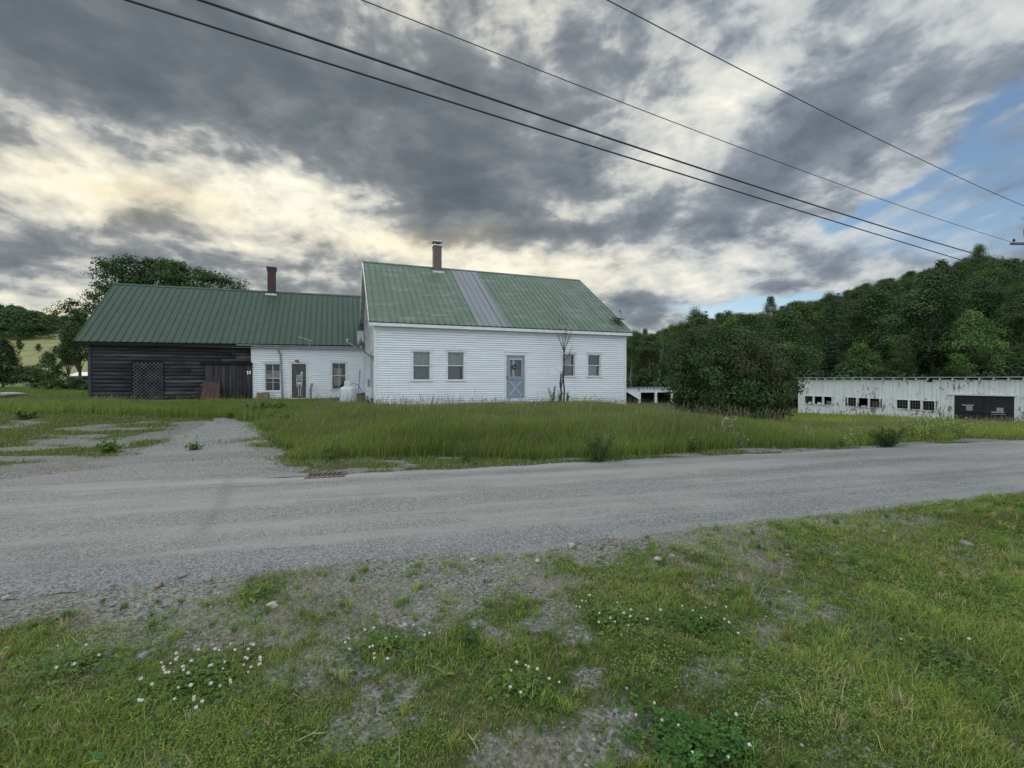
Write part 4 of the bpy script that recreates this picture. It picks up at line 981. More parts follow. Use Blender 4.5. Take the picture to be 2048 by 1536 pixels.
    # sloping plank against the wing wall below the right window
    a, z0 = WF.hit(643, 802, -.35); b, z1 = WF.hit(729, 786.5, -.35); D = empty('ramp_plank', WF.world((a+b)/2, -.35, (z0+z1)/2), WF.t, 'dark sloping plank running up along the foot of the white wing wall', 'plank'); o = (a+b)/2; zm = (z0+z1)/2
    m = MB(); m.plank((a-o, 0, z0-zm), (b-o, 0, z1-zm), .55, .06); m.build('board', M['dark'], D); m = MB(); m.plank((a-o+.05, -.24, z0-zm-.12), (b-o, -.24, z1-zm-.12), .04, .16); m.plank((a-o+.05, .24, z0-zm-.12), (b-o, .24, z1-zm-.12), .04, .16); m.build('stringer', M['oldwood'], D)
    # fork leaning in the corner
    a, z1 = WF.hit(720, 739, -.05); b, z0 = WF.hit(717, 783, -.45); D = empty('garden_fork', WF.world(b, -.45, z0), WF.t, 'thin dark garden fork leaning upright in the corner by the gas tank', 'garden fork')
    m = MB(); m.tube([(0, 0, 0), (a-b, .40, z1-z0)], .017, 8); m.build('handle', M['dark'], D)
    for k in (-1, 0, 1):
        m = MB(); m.tube([(0, 0, .0), (k*.06, -.01, -.06), (k*.07, -.02, -.34)], .009, 5); m.build('tine', M['dark'], D)
make_props()
# ---------------------------------------------------------------- peeling white sheds
SF = Frame(22.9, 36.8, -59.6)
def shed_window(par, s0, s1, z0, z1, mun, extra=None):
    f = MB(); c = .055
    f.bbox(s0-c, s0, -.045, .08, z0-.03, z1, .005); f.bbox(s1, s1+c, -.045, .08, z0-.03, z1, .005); f.bbox(s0-c, s1+c, -.05, .08, z1, z1+.05, .005); f.bbox(s0-c-.02, s1+c+.02, -.08, .08, z0-.07, z0-.03, .005)
    W = f.build('window', M['peel'], par)
    if mun:
        m = MB(); nx, nz = mun
        for i in range(1, nx): x = s0+(s1-s0)*i/nx; m.box(x-.012, x+.012, .02, .04, z0-.03, z1)
        for i in range(1, nz): z = z0+(z1-z0)*i/nz; m.box(s0, s1, .022, .038, z-.012, z+.012)
        m.build('muntin', M['oldwood'], W)
        g = MB(); g.quad((s0, .03, z0), (s1, .03, z0), (s1, .03, z1), (s0, .03, z1)); g.build('pane', M['glass'], W)
    if extra:
        m = MB()
        for (u0, u1, h0, h1, mt) in extra: m.bbox(s0+(s1-s0)*u0, s0+(s1-s0)*u1, .10, .30, z0-.03+(z1-z0)*h0, z0+(z1-z0)*h1, .02)
        m.build('stored_box', M[extra[0][4]], W)
def make_shed():
    L = 14.6; D = empty('white_shed', SF.world(0, 0, 0), SF.t, 'long low white shed with peeling boards, dark plank doors and rows of small windows', 'shed')
    P = lambda px, py: SF.hit(px, py)
    wins = []
    for xs, y0, y1 in ((((1610, 1625.5), (1629, 1644.6), (1648, 1663.6)), (792, 793.5), (806.5, 808.5)), (((1696, 1712.5), (1717, 1736), (1740, 1759)), (795, 797), (811, 813.8)), (((1794, 1816), (1820, 1841), (1846, 1869)), (799.6, 801.8), (815.5, 819)),):
        for i, (a, b) in enumerate(xs):
            t = i/2; ya, yb = y0[0]+(y0[1]-y0[0])*t, y1[0]+(y1[1]-y1[0])*t
            wins.append((P(a, ya)[0], P(b, yb)[0], P(a, yb)[1], P(a, ya)[1]))
    dr = (P(1909, 815)[0], P(2029, 815)[0], -1.3, P(1960, 791.5)[1]); zr = 1.72
    w = MB(); s = -.0
    # upright boards with thin battens, split around the openings
    while s < L:
        e = min(s+RN.choice((.19, .21, .23)), L); o = RN.uniform(0, .010)
        zs = [(-1.4, zr-.10)]
        for (a, b, c, d) in wins+[dr]:
            if a < e-.01 and b > s+.01:
                nz = []
                for p, q in zs:
                    if d <= p or c >= q: nz.append((p, q)); continue
                    if c > p: nz.append((p, c-.03))
                    if d < q: nz.append((d, q))
                zs = nz
        for p, q in zs: w.bbox(s+.003, e-.003, -o-.012, .015, p, q, .004)
        s = e
    for a_, b_ in ((-.0, .02), (L-.02, L)): w.box(a_, b_, .0, 5.5, -1.4, zr-.3)
    w.box(0, L, 5.48, 5.5, -1.4, zr-.5)
    w.build('wall', M['peel'], D)
    m = MB(); m.box(.03, L-.03, 2.2, 2.22, -1.4, zr-.4); m.build('blackout_sheet', M['black'], D)  # black sheet put in for the dark inside the shed
    r = MB(); r.hexa([(-.25, -.30, zr+.02), (L+.2, -.30, zr+.02), (L+.2, 5.7, zr-.42), (-.25, 5.7, zr-.42), (-.25, -.30, zr+.075), (L+.2, -.30, zr+.075), (L+.2, 5.7, zr-.37), (-.25, 5.7, zr-.37)]); r.build('roof', M['soffit'], D)
    s = .25
    while s < L:
        m = MB(); m.bbox(s-.028, s+.028, -.26, .3, zr-.13, zr+.018, .005); m.build('rafter', M['trim'], D); s += .605
    m = MB(); a, b = P(1855, 760), P(1865, 760); m.bbox(a[0], b[0], -.07, -.02, P(1860, 764)[1], P(1860, 757)[1], .01); m.build('wall_vent', M['black'], D)
    ex = {0: [(.3, .75, .0, .2, 'white')], 1: [(.25, .8, .0, .22, 'white')], 2: [(.2, .9, 0, .45, 'oldwood')], 5: [(.1, .85, 0, .6, 'crate')], 4: [(.2, .7, 0, .1, 'white')]}
    mun = {0: None, 1: None, 2: None, 3: (3, 3), 4: None, 5: (3, 3), 6: (4, 3), 7: (4, 3), 8: (4, 3)}
    for i, wn in enumerate(wins): shed_window(D, *wn, mun[i], ex.get(i))
    # lintel, posts and two dark leaves of diagonal planks
    a, b, z0, z1 = dr; m = MB(); m.bbox(a-.35, b+.12, -.10, -.02, z1, z1+.10, .006); m.bbox(a-.09, a, -.09, .05, -1.4, z1, .006); m.bbox(b, b+.14, -.05, .05, -1.4, z1, .006); m.build('door_frame', M['trim'], D)
    c = (a+b)/2; H_ = z1+1.25; k0 = -1.25
    def hit(x, y): return SF.hit(x, y, -.03)
    for lf, (u0, u1, dr_) in enumerate(((a+.01, c-.006, 1), (c+.006, b-.01, -1))):
        m = MB(); st = .15; n_ = int((u1-u0+H_)/st)+2
        wx = [hit(1932, 816), hit(1945, 816)] if lf == 0 else [hit(1993, 820), hit(2007, 820)]
        m.box(u0, u1, .01, .03, k0, z1-.005)
        for k in range(-1, n_):
            off = k*st-(u1-u0 if dr_ > 0 else 0); q = []
            for x in sorted([u0, u1, u0+(0-off)/dr_, u0+(H_-off)/dr_]):
                zz = dr_*(x-u0)+off
                if u0-1e-6 <= x <= u1+1e-6 and -1e-6 <= zz <= H_+1e-6: q.append((x, -.002-.006*(k % 2), k0+zz))
            if len(q) > 1 and abs(q[-1][0]-q[0][0]) > .06: m.plank(q[0], q[-1], .098, .014, (0, 1, 0))
        LF = m.build('door', M['navy'], D); LF['label'] = ('left' if lf == 0 else 'right')+' dark door leaf of diagonal planks'
        m = MB(); zm = hit(1960, 823.8)[1]; m.bbox(u0, u1, -.05, -.016, zm-.05, zm+.05, .005); m.build('cross_rail', M['navy'], LF)
        m = MB(); za, zb = (hit(1940, 821)[1], hit(1940, 812)[1]) if lf == 0 else (hit(2000, 823)[1], hit(2000, 815.5)[1]); m.bbox(wx[0][0], wx[1][0], -.028, -.016, za, zb, .004); m.build('boarded_window', M['soffit'], LF)
        m = MB(); yy = (809.2, 811.2, 1924, 1948) if lf == 0 else (823.4, 825.6, 1983, 2009); p, q = hit(yy[2], yy[0]), hit(yy[3], yy[1]); m.bbox(p[0], q[0], -.06, -.03, q[1], p[1], .004)
        if lf: p, q = hit(1983, 828), hit(2012, 829); m.bbox(p[0], q[0], -.06, -.03, q[1], p[1], .004)
        m.build('white_batten', M['trim'], LF)
make_shed()
def make_far_shed():
    F = Frame(*[v for v in (ray(1279, 775)[0]*52/ray(1279, 775)[1], 52)], 8.0)
    D = empty('open_shed', F.world(0, 0, 0), F.t, 'distant low white shed with open bays behind the dark round bush', 'shed')
    zr = F.hit(1300, 774)[1]; b = 1.95; L = b*6
    w = MB(); w.box(-.05, L, -.03, .0, zr-.62, zr-.10)
    for k in range(7): w.bbox(k*b-.14, k*b+.14, -.05, .12, -1.5, zr-.5, .01)
    w.box(-.05, L, 5, 5.03, -1.5, zr-.3); w.box(L-.03, L, 0, 5, -1.5, zr-.3)
    # open left bay with a raking brace board
    x0, z0 = F.hit(1257, 781, -.02); w.poly([(-1.6, -.02, zr-.10), (-1.6, -.02, zr-.5), (-.14, -.02, -.55), (-.14, -.02, zr-.10)][::-1]); w.box(-2.6, -.1, 5, 5.03, -1.5, zr-.3)
    w.build('wall', M['peel'], D)
    m = MB(); m.box(-2.6, L, 2.6, 2.62, -1.5, zr-.3); m.build('blackout_sheet', M['black'], D)  # black sheet stands for the unlit depth of the bays
    r = MB(); r.hexa([(-2.8, -.3, zr-.05), (L+.2, -.3, zr-.05), (L+.2, 5.2, zr-.3), (-2.8, 5.2, zr-.3), (-2.8, -.3, zr), (L+.2, -.3, zr), (L+.2, 5.2, zr-.25), (-2.8, 5.2, zr-.25)]); r.build('roof', M['soffit'], D)
    k = .1
    while k < L: m = MB(); m.bbox(k-.05, k+.05, -.27, .1, zr-.2, zr-.06, .01); m.build('rafter', M['trim'], D); k += .43
make_far_shed()
# ---------------------------------------------------------------- far things on the left
def make_left():
    d = ray(165, 752); Y = 92.; x = d[0]*Y/d[1]; D = empty('farm_building', (x, Y, float(gz(x, Y))), radians(12), 'far low building with a pale metal roof below the meadow', 'building')
    z0 = float(gz(x, Y)); zr, ze = PH+ray(165, 743.5)[2]*Y-z0, PH+ray(165, 751.5)[2]*Y-z0
    m = MB(); m.box(-2.0, 9, 0, 6, -.5, ze); m.poly([(-2, 0, ze), (-2, 3, zr-.1), (-2, 6, ze)]); m.build('wall', M['oldwood'], D)
    m = MB(); m.hexa([(-2.5, -.5, ze-.1), (9.5, -.5, ze-.1), (9.5, 3, zr-.05), (-2.5, 3, zr-.05), (-2.5, -.5, ze), (9.5, -.5, ze), (9.5, 3, zr), (-2.5, 3, zr)]); m.hexa([(-2.5, 3, zr-.05), (9.5, 3, zr-.05), (9.5, 6.5, ze-.1), (-2.5, 6.5, ze-.1), (-2.5, 3, zr), (9.5, 3, zr), (9.5, 6.5, ze), (-2.5, 6.5, ze)]); m.build('roof', M['palroof'], D)
    Y = 74.; xa, xb = [ray(p, 755)[0]*Y/ray(p, 755)[1] for p in (30, 60)]; z = PH+ray(45, 755)[2]*Y; D = empty('fence', (xa, Y, float(gz(xa, Y))), 0, 'white rail fence beyond the mown lawn at the far left', 'fence'); zz = z-float(gz(xa, Y))
    m = MB(); m.bbox(0, xb-xa, -.04, .04, zz-.09, zz+.09, .01); m.build('rail', M['trim'], D)
    for k in range(3):
        m = MB(); u = (xb-xa)*k/2; m.bbox(u-.05, u+.05, .05, .15, -.2, zz+.05, .01); m.build('post', M['oldwood'], D)
make_left()
# ---------------------------------------------------------------- overhead wires and the pole at the right edge
def make_wires():
    PX, PY = 25.5, 22.55; dx, dy = .88, .475
    pts = {'lower': [(265, 0), (1024, 248), (1450, 372), (1865, 503)], 'second': [(403, 0), (1024, 213), (1289, 299), (1909, 496)],
           'upper': [(725, 0), (1024, 119), (1566, 327), (2033, 487)], 'top': [(1215, 0), (1561, 180), (2048, 412)]}
    off = {'lower': -.15, 'second': .15, 'upper': -.57, 'top': .4}
    lab = {'lower': 'lowest of the four black cables crossing the cloudy sky', 'second': 'second lowest black cable crossing the sky, thickest of the four', 'upper': 'thin wire second from the top across the sky, ending at the pole insulator', 'top': 'topmost thin wire running down the right side of the sky'}
    rad = {'lower': .017, 'second': .020, 'upper': .010, 'top': .012}
    for k, pp in pts.items():
        f = Frame(PX+dy*off[k], PY-dx*off[k], math.degrees(math.atan2(dy, dx)))
        q = np.array([f.hit(*p) for p in pp]); c = np.polyfit(q[:, 0], q[:, 1], 2)
        c2 = np.polyfit(q[:, 0], q[:, 1], 1); 
        ss = np.linspace(-46, {'top': .5, 'upper': -.85}.get(k, 0.), 60); m = MB()
        z = np.polyval(c, ss); lo = q[0, 0]; zl = np.polyval(c, lo); sl = np.polyval(np.polyder(c), lo); z = np.where(ss < lo, zl+sl*(ss-lo)*.5, z)
        m.tube([f.world(s, 0, float(h)) for s, h in zip(ss, z)], rad[k], 6); tag(m.build('overhead_wire', M['wire'], None, True), lab[k], 'wire', 'overhead wires across the sky')
        print('wire', k, 'z at pole', np.polyval(c, 0.), 'mid', np.polyval(c, -20.))
    g0 = float(gz(PX, PY)); D = empty('utility_pole', (PX, PY, g0), 0., 'wooden utility pole with insulators at the right edge of the view', 'utility pole')
    zc = PH+ray(2045, 487)[2]*PY-g0; zt = PH+ray(2040, 466)[2]*PY-g0
    m = MB(); m.tube([(0, 0, -.5), (0, 0, 4), (0, 0, zt+1.0)], [.17, .155, .12], 14); m.build('shaft', M['pole'], D)
    m = MB(); m.plank((-1.0, .1, zc), (1.0, .1, zc), .09, .11); m.build('crossarm', M['pole'], D)
    for sx in (-.85, .85):
        m = MB(); m.lathe([(.02, 0), (.02, .06), (.06, .07), (.065, .11), (.03, .12), (.05, .14), (.045, .19), (.001, .20)], (sx, .1, zc+.05), 12); m.build('insulator', M['insul'], D)
    m = MB(); m.tube([(-1.0, .1, zc), (-.72, .1, zc+.02)], .05, 8); m.build('strain_insulator', M['insul'], D)
    m = MB(); m.tube([(-.05, 0, zt), (-.45, -.1, zt+.02)], .03, 6); m.lathe([(.03, -.16), (.08, -.15), (.08, .12), (.03, .13)], (-.50, -.1, zt+.02), 12); m.build('cutout_fuse', M['insul'], D)
    m = MB(); m.tube([(-.50, -.1, zt+.15), (-.30, -.1, zt+.55), (-.75, -.1, zt+.62), (-.4, -.1, zt+.9), (0, -.05, zt+1.0)], .012, 6); m.build('jumper_wire', M['wire'], D)
make_wires()
# ---------------------------------------------------------------- storm drain by the driveway mouth
def make_drain():
    x, y = ground_hit(652, 955); D = empty('storm_drain', (x, y, float(gz(x, y))+.02), radians(15), 'rusty slotted storm drain grate at the road edge by the driveway', 'drain grate')
    m = MB(); w, h = .30, .22
    for a in ((-w, -w+.04, -h, h), (w-.04, w, -h, h), (-w+.04, w-.04, -h, -h+.04), (-w+.04, w-.04, h-.04, h)): m.bbox(*a, -.04, .022, .004)
    m.build('frame', M['grate'], D)
    for k in range(7):
        u = -w+.04+(2*w-.08)*(k+.5)/7; m = MB(); m.plank((u-.03, -h+.03, .006), (u+.03, h-.03, .006), .03, .03); m.build('bar', M['grate'], D)
    m = MB(); m.box(-w+.02, w-.02, -h+.02, h-.02, -.05, -.030); m.build('black_slab', M['black'], D)  # black slab just under the bars stands in for the dark hole
make_drain()
# ---------------------------------------------------------------- foliage helpers
def rvec(n):
    v = R.normal(size=(n, 3)); return v/np.linalg.norm(v, axis=1, keepdims=True)
def leaf_quads(c, size, up=.5, col=None, asp=1.9, jit=.35, out=None):
    """pointed leaf faces at points c; size per leaf; col per leaf"""
    n = len(c); nr = rvec(n); nr[:, 2] = np.abs(nr[:, 2])+up
    if out is not None: nr = rvec(n)*.55+out*1.1; nr[:, 2] += up*.6
    nr /= np.linalg.norm(nr, axis=1, keepdims=True)
    a = rvec(n); a -= nr*(a*nr).sum(1, keepdims=True); a /= np.linalg.norm(a, axis=1, keepdims=True); b = np.cross(nr, a)
    s = (np.asarray(size)*R.uniform(1-jit, 1+jit, n))[:, None]
    p0 = c-a*s*.5; p2 = c+a*s*.5-nr*s*.12; p1 = c+b*s*.5/asp; p3 = c-b*s*.5/asp
    v = np.stack([p0, p1, p2, p3], 1).reshape(-1, 3); f = np.arange(4*n).reshape(-1, 4)
    return v, f, np.repeat(col, 4, 0) if col is not None else None
def greens(n, base, var=.25, warm=.12):
    k = R.normal(1, var, (n, 1)).clip(.35, 1.9); w = R.normal(0, warm, (n, 1))
    return (np.array(base)[None]*k*np.concatenate([1+w*1.3, 1+w*.3, 1-w*.8], 1)).clip(.002, .9)
def crown_points(H, cw, cb, nclump, seed_shape=(1, 1), top=1.0, hollow=.45):
    """clump centres through an uneven egg-shaped crown: height H, width cw, base cb"""
    ph = R.uniform(0, 6.28, 4); pts = []
    while len(pts) < nclump:
        t = R.uniform(0, 1)**(.62 if seed_shape == 'dome' else 1.); az = R.uniform(0, 2*math.pi)
        prof = math.sqrt(max(0., 1-(max(0., t-.44)/.56)**2))*min(1, .55+t) if seed_shape == 'dome' else (math.sin(math.pi*min(1, (t*.93+.10)))**.62)*(1-.35*t*seed_shape[0])
        lobe = 1+.26*math.sin(2*az+ph[0])*math.sin(3*t+ph[1])+.22*math.sin(3*az+ph[2]+4*t)+.10*math.sin(5*az+ph[3])
        r = R.uniform(hollow, 1)**.6*prof*lobe*cw/2
        pts.append((r*math.cos(az), r*math.sin(az), cb+(H-cb)*t*top))
    return np.array(pts)
def wood_skeleton(m, H, cw, cb, pts, r0, nl=12, trunk_top=.78, lean=0.):
    b = [Vector((0, 0, -.3))]; n = 6
    for i in range(1, n+1):
        t = i/n; b.append(Vector((R.normal(0, .02)*H*t+lean*t*H, R.normal(0, .02)*H*t, H*trunk_top*t)))
    m.tube(b, [r0*(1.25 if i == 0 else (1-.8*i/n)) for i in range(n+1)], 8)
    idx = R.choice(len(pts), min(nl, len(pts)), replace=False)
    for i in idx:
        e = Vector(pts[i]); t = min(.95, max(.18, (e.z-cb*.4)/(H*trunk_top)*R.uniform(.45, .8))); k = t*n; j = min(int(k), n-1)
        s = b[j].lerp(b[j+1], k-j); md = s.lerp(e, .5)+Vector((0, 0, .06*H*R.uniform(.2, 1))); rr = r0*(1-.75*t)*.5
        m.tube([s, s.lerp(md, .5)+Vector((0, 0, .01*H)), md, e], [rr, rr*.75, rr*.5, rr*.15], 5)
        for _ in range(2):
            o = e+Vector(rvec(1)[0])*cw*.10; m.tube([md.lerp(e, .4), o], [rr*.35, rr*.08], 4)
def tree_proto(name, H, cw, cb, nclump, per, cr, ls, base, r0=.18, flat=.7, shape=(1, 1), var=.24, clumpvar=.28, up=.5, hollow=.35, bark='bark', nl=14, gauss=.5, asp=1.9):
    pts = crown_points(H-cr*.6, cw-cr, cb+cr*.4, nclump, shape, hollow=hollow)
    n = nclump*per; k = np.repeat(np.arange(nclump), per)
    d = rvec(n)*(R.uniform(0, 1, (n, 1))**gauss)*cr*R.uniform(.7, 1.3, nclump)[k][:, None]; d[:, 2] *= flat
    c = pts[k]+d; tone = R.normal(1, clumpvar, nclump).clip(.5, 1.7)[k][:, None]; hue = R.normal(0, .10, nclump)[k][:, None]
    col = greens(n, base, var, .08)*tone*np.concatenate([1+hue, 1+hue*.3, 1-hue*.5], 1)
    v, f, cc = leaf_quads(c, np.full(n, ls), up, col, asp, out=d/cr+.35*(pts[k]-np.array([0, 0, cb+(H-cb)*.4]))/(cw*.5))
    me = np_mesh('crown', v, f, cc, M['foliage'], link=False)
    m = MB(); wood_skeleton(m, H, cw, cb, pts, r0, nl); tk = bpy.data.meshes.new('trunk'); tk.from_pydata(m.v, [], m.f); tk.materials.append(M[bark]); tk.update()
    return me, tk
def plant(proto, name, loc, rz, sc, label, cat='tree', group=None, parts=('crown', 'trunk')):
    e = empty(name, loc, rz, label, cat, group); e.scale = sc if hasattr(sc, '__len__') else (sc, sc, sc)
    for nm, me in zip(parts, proto):
        o = bpy.data.objects.new(nm, me); COL.objects.link(o); o.parent = e
    return e
def conifer_proto(H, cw, cb, base, ntier=26, per=150, ls=.34):
    cs, tone = [], []
    for i in range(ntier):
        t = i/(ntier-1); z = cb+(H-cb)*t; r = cw/2*(1-t)**.85*R.uniform(.75, 1.15)+.12; nb = max(4, int(9*(1-t)+4)); a0 = R.uniform(0, 6.28)
        for b in range(nb):
            a = a0+6.283*b/nb+R.normal(0, .15); L = r*R.uniform(.65, 1.1); k = max(5, int(per*(L/cw*2)/nb*1.6)); q = R.uniform(.1, 1, k)
            w = .13*L*(1.1-q)+.05
            p = np.stack([np.cos(a)*L*q+R.normal(0, 1, k)*w, np.sin(a)*L*q+R.normal(0, 1, k)*w, z-.22*L*q+.10*L*q*q+R.normal(0, .06, k)], 1); cs.append(p); tone += [R.normal(1, .2)]*k
    c = np.concatenate(cs); tone = np.array(tone)[:, None].clip(.5, 1.6); v, f, cc = leaf_quads(c, np.full(len(c), ls), .2, greens(len(c), base, .22)*tone, 3.2)
    me = np_mesh('crown', v, f, cc, M['foliage'], link=False); m = MB(); m.tube([(0, 0, -.3), (0, 0, H*.5), (0, 0, H*.97)], [.02*H, .012*H, .003*H], 7)
    tk = bpy.data.meshes.new('trunk'); tk.from_pydata(m.v, [], m.f); tk.materials.append(M['bark']); return me, tk
def bare_proto(H, spread, r0, seed, bark='palebark', n1=9):
    m = MB(); pts = [Vector((0, 0, -.2))]+[Vector((R.normal(0, .02)*H, R.normal(0, .02)*H, H*t)) for t in (.25, .5, .75, 1)]
    m.tube(pts, [r0, r0*.8, r0*.6, r0*.35, r0*.08], 6)
    for i in range(n1):
        t = R.uniform(.3, .95); k = t*4; j = min(int(k), 3); s = pts[j].lerp(pts[j+1], k-j); a = R.uniform(0, 6.28); L = spread*R.uniform(.4, 1)*(1.1-t*.6)
        e = s+Vector((math.cos(a)*L*.7, math.sin(a)*L*.7, L*.9)); md = s.lerp(e, .5)+Vector((0, 0, -.06*L)); rr = r0*(1-t)*.5+r0*.10
        m.tube([s, md, e], [rr, rr*.6, rr*.15], 5)
        for _ in range(3): q = md.lerp(e, R.uniform(0, .7)); m.tube([q, q+Vector((R.normal(0, .25)*L, R.normal(0, .25)*L, R.uniform(.15, .5)*L))], [rr*.4, rr*.08], 4)
    return m
GR_D, GR_M, GR_L = (.062, .100, .042), (.082, .126, .046), (.108, .170, .054)
# ---------------------------------------------------------------- woods on the right hill
def make_right_woods():
    K = {}
    K['oak'] = tree_proto('oak', 13, 8.8, 1.2, 150, 165, 1.2, .195, GR_D, .22, var=.18, clumpvar=.22, up=.8)
    K['maple'] = tree_proto('maple', 14, 8.2, 1.0, 150, 165, 1.15, .19, GR_M, .20, shape=(.55, 1), var=.18, clumpvar=.22, up=.8)
    K['ash'] = tree_proto('ash', 15, 8.0, 3.6, 120, 160, 1.05, .19, (.078, .116, .050), .20, hollow=.2)
    K['birch'] = tree_proto('birch', 12, 5.4, 1.6, 110, 150, .95, .175, (.096, .140, .050), .13, bark='palebark')
    K['light'] = tree_proto('light', 10, 6.6, .8, 160, 130, .85, .185, GR_L, .16, shape=(.8, 1))
    K['thin'] = tree_proto('thin', 12, 6.6, 4.2, 46, 70, .85, .30, (.068, .100, .046), .15, hollow=.2, nl=20)
    K['pine'] = conifer_proto(14, 5.4, 1.5, (.060, .096, .050))
    G = 'trees of the dense wood on the right hill'
    kinds = {'oak': ('broadleaf_tree', 'dark rounded broadleaf tree in the dense wood covering the right hill'), 'maple': ('broadleaf_tree', 'mid green upright broadleaf tree in the dense wood covering the right hill'),
             'ash': ('broadleaf_tree', 'open crowned dull green tree in the dense wood covering the right hill'), 'birch': ('broadleaf_tree', 'slim fresh green tree in the dense wood covering the right hill'), 'light': ('broadleaf_tree', 'pale yellowish green tree in the dense wood covering the right hill'),
             'pine': ('conifer_tree', 'dark pointed evergreen in the dense wood covering the right hill'), 'thin': ('broadleaf_tree', 'sparse thin crowned tree in the dense wood covering the right hill')}
    placed = []
    def put(k, x, y, sc, label=None, rz=None, dz=0., sx=1.):
        nm, lb = kinds[k]; z = float(gz(x, y))
        plant(K[k], nm, (x, y, z-.2+dz), R.uniform(0, 6.28) if rz is None else rz, (sc*sx, sc*sx, sc), label or lb, 'tree', None if label else G+' '+k); placed.append((x, y))
    def at(px, Y): return ray(px, 760)[0]/ray(px, 760)[1]*Y
    def fit(k, px, topy, Y, label, hgt, sx=1.):
        """one tree whose top reaches a height seen in the photo"""
        x = at(px, Y); zt = PH+ray(px, topy)[2]/ray(px, topy)[1]*Y; z = float(gz(x, Y)); sc = max(.3, (zt-z+.2)/hgt); put(k, x, Y, sc, label, sx=sx)
    fit('light', 1946, 616, 44, 'pale green bushy tree standing tall right behind the plank doors of the white shed', 10, .95)
    fit('birch', 1800, 668, 46, 'slim mid green tree behind the white shed roof, left of the pale green one', 12, 1.1)
    fit('light', 1720, 682, 48, 'low rounded pale green tree rising just over the middle of the shed roof', 10, 1.2)
    fit('maple', 1600, 655, 52, 'leafy mid green tree above the left end of the white shed', 14, 1.0)
    fit('oak', 1672, 590, 62, 'large dark tree rising behind the middle of the white shed', 13, .95)
    fit('oak', 1850, 560, 58, 'tall dark broad tree high above the shed windows', 13, .9)
    fit('maple', 2040, 560, 52, 'dark tree cut by the right edge of the view, below the pole', 14, 1.)
    fit('thin', 1880, 517, 74, 'sparse open crowned tree on the skyline left of the round one', 12, .9)
    fit('oak', 1955, 484, 78, 'round dark tree standing highest on the skyline near the pole', 13, .62)
    fit('ash', 1540, 590, 92, 'open feathery tree alone on the skyline at the foot of the hill', 15, .8)
    fit('maple', 1390, 612, 76, 'blunt dark tree on the skyline right of the small purple cloud', 14, 1.)
    fit('oak', 1455, 618, 82, 'broad dark tree on the skyline over the round bush', 13, 1.)
    fit('ash', 1290, 655, 84, 'feathery tree beside the right eave of the farmhouse', 15, .7)
    fit('birch', 1330, 652, 76, 'slim tree on the low skyline right of the farmhouse', 12, .9)
    fit('pine', 1340, 690, 66, 'dark evergreen behind the open shed', 14, .9)
    # the rest of the wood, spaced at random
    rng = random.Random(5); tries = 0
    top = lambda px: np.interp(px, [1255, 1330, 1370, 1500, 1560, 1690, 1840, 1960, 2048, 2200, 2500], [655, 656, 620, 622, 606, 570, 534, 504, 506, 500, 500])
    while tries < 6000 and len(placed) < 205:
        tries += 1; u = rng.uniform(.20, 1.34); y = 44+(rng.random()**.75)*88; x = u*y
        if y < np.interp(u, [.2, .45, .62, 1.3], [66, 58, 46, 45]): continue
        if u > .55 and SF.local(x, y)[1] < 7.5: continue
        mn = 4.6 if y < 75 else 5.4
        if any((x-a)**2+(y-b)**2 < mn*mn for a, b in placed): continue
        k = rng.choices(['oak', 'maple', 'ash', 'birch', 'light', 'pine', 'thin'], [5, 6, 4, 3, .7, 1.3, 1.0])[0]
        hk = {'oak': 13, 'maple': 14, 'ash': 15, 'birch': 12, 'light': 10, 'pine': 14, 'thin': 12}[k]
        px = 1024+PF*u; z = float(gz(x, y)); zmax = PH+(760-top(px)-rng.uniform(0, 14))/PF*y; sc = rng.uniform(.82, 1.16)
        if z+hk*sc > zmax: sc = (zmax-z)/hk
        if sc < .42: continue
        put(k, x, y, sc, sx=rng.uniform(1.1, 1.45))
    # bare grey trunks between the house and the bush
    for px, Y, h, lb in ((1322, 60, 9.0, 'bare grey dead tree left of the round bush'), (1262, 58, 5.5, 'thin pale dead trunk close to the farmhouse right wall'), (1352, 62, 7.5, 'bare grey dead tree behind the left side of the round bush')):
        m = bare_proto(h, h*.35, .07, 3); x = at(px, Y); e = empty('dead_tree', (x, Y, float(gz(x, Y))), 0, lb, 'tree'); m.build('trunk', M['palebark'], e)
    # undergrowth along the foot of the wood
    U = tree_proto('undergrowth', 2.6, 3.6, .1, 40, 60, .7, .26, GR_D, .05, shape=(.6, 1)); cnt = 0
    for i in range(44):
        u = .21+.026*i; y = np.interp(u, [.2, .45, .62, 1.3], [62, 54, 44, 41])+rng.uniform(-1, 2); x = u*y
        if u > .55 and SF.local(x, y)[1] < 6.6: continue
        plant(U, 'undergrowth_bush', (x, y, float(gz(x, y))-.1), rng.uniform(0, 6), rng.uniform(1.0, 1.7), 'low dark bush along the foot of the right hand wood', 'bush', 'bushes along the foot of the wood', ('foliage', 'stem'))
    return K
KR = make_right_woods()
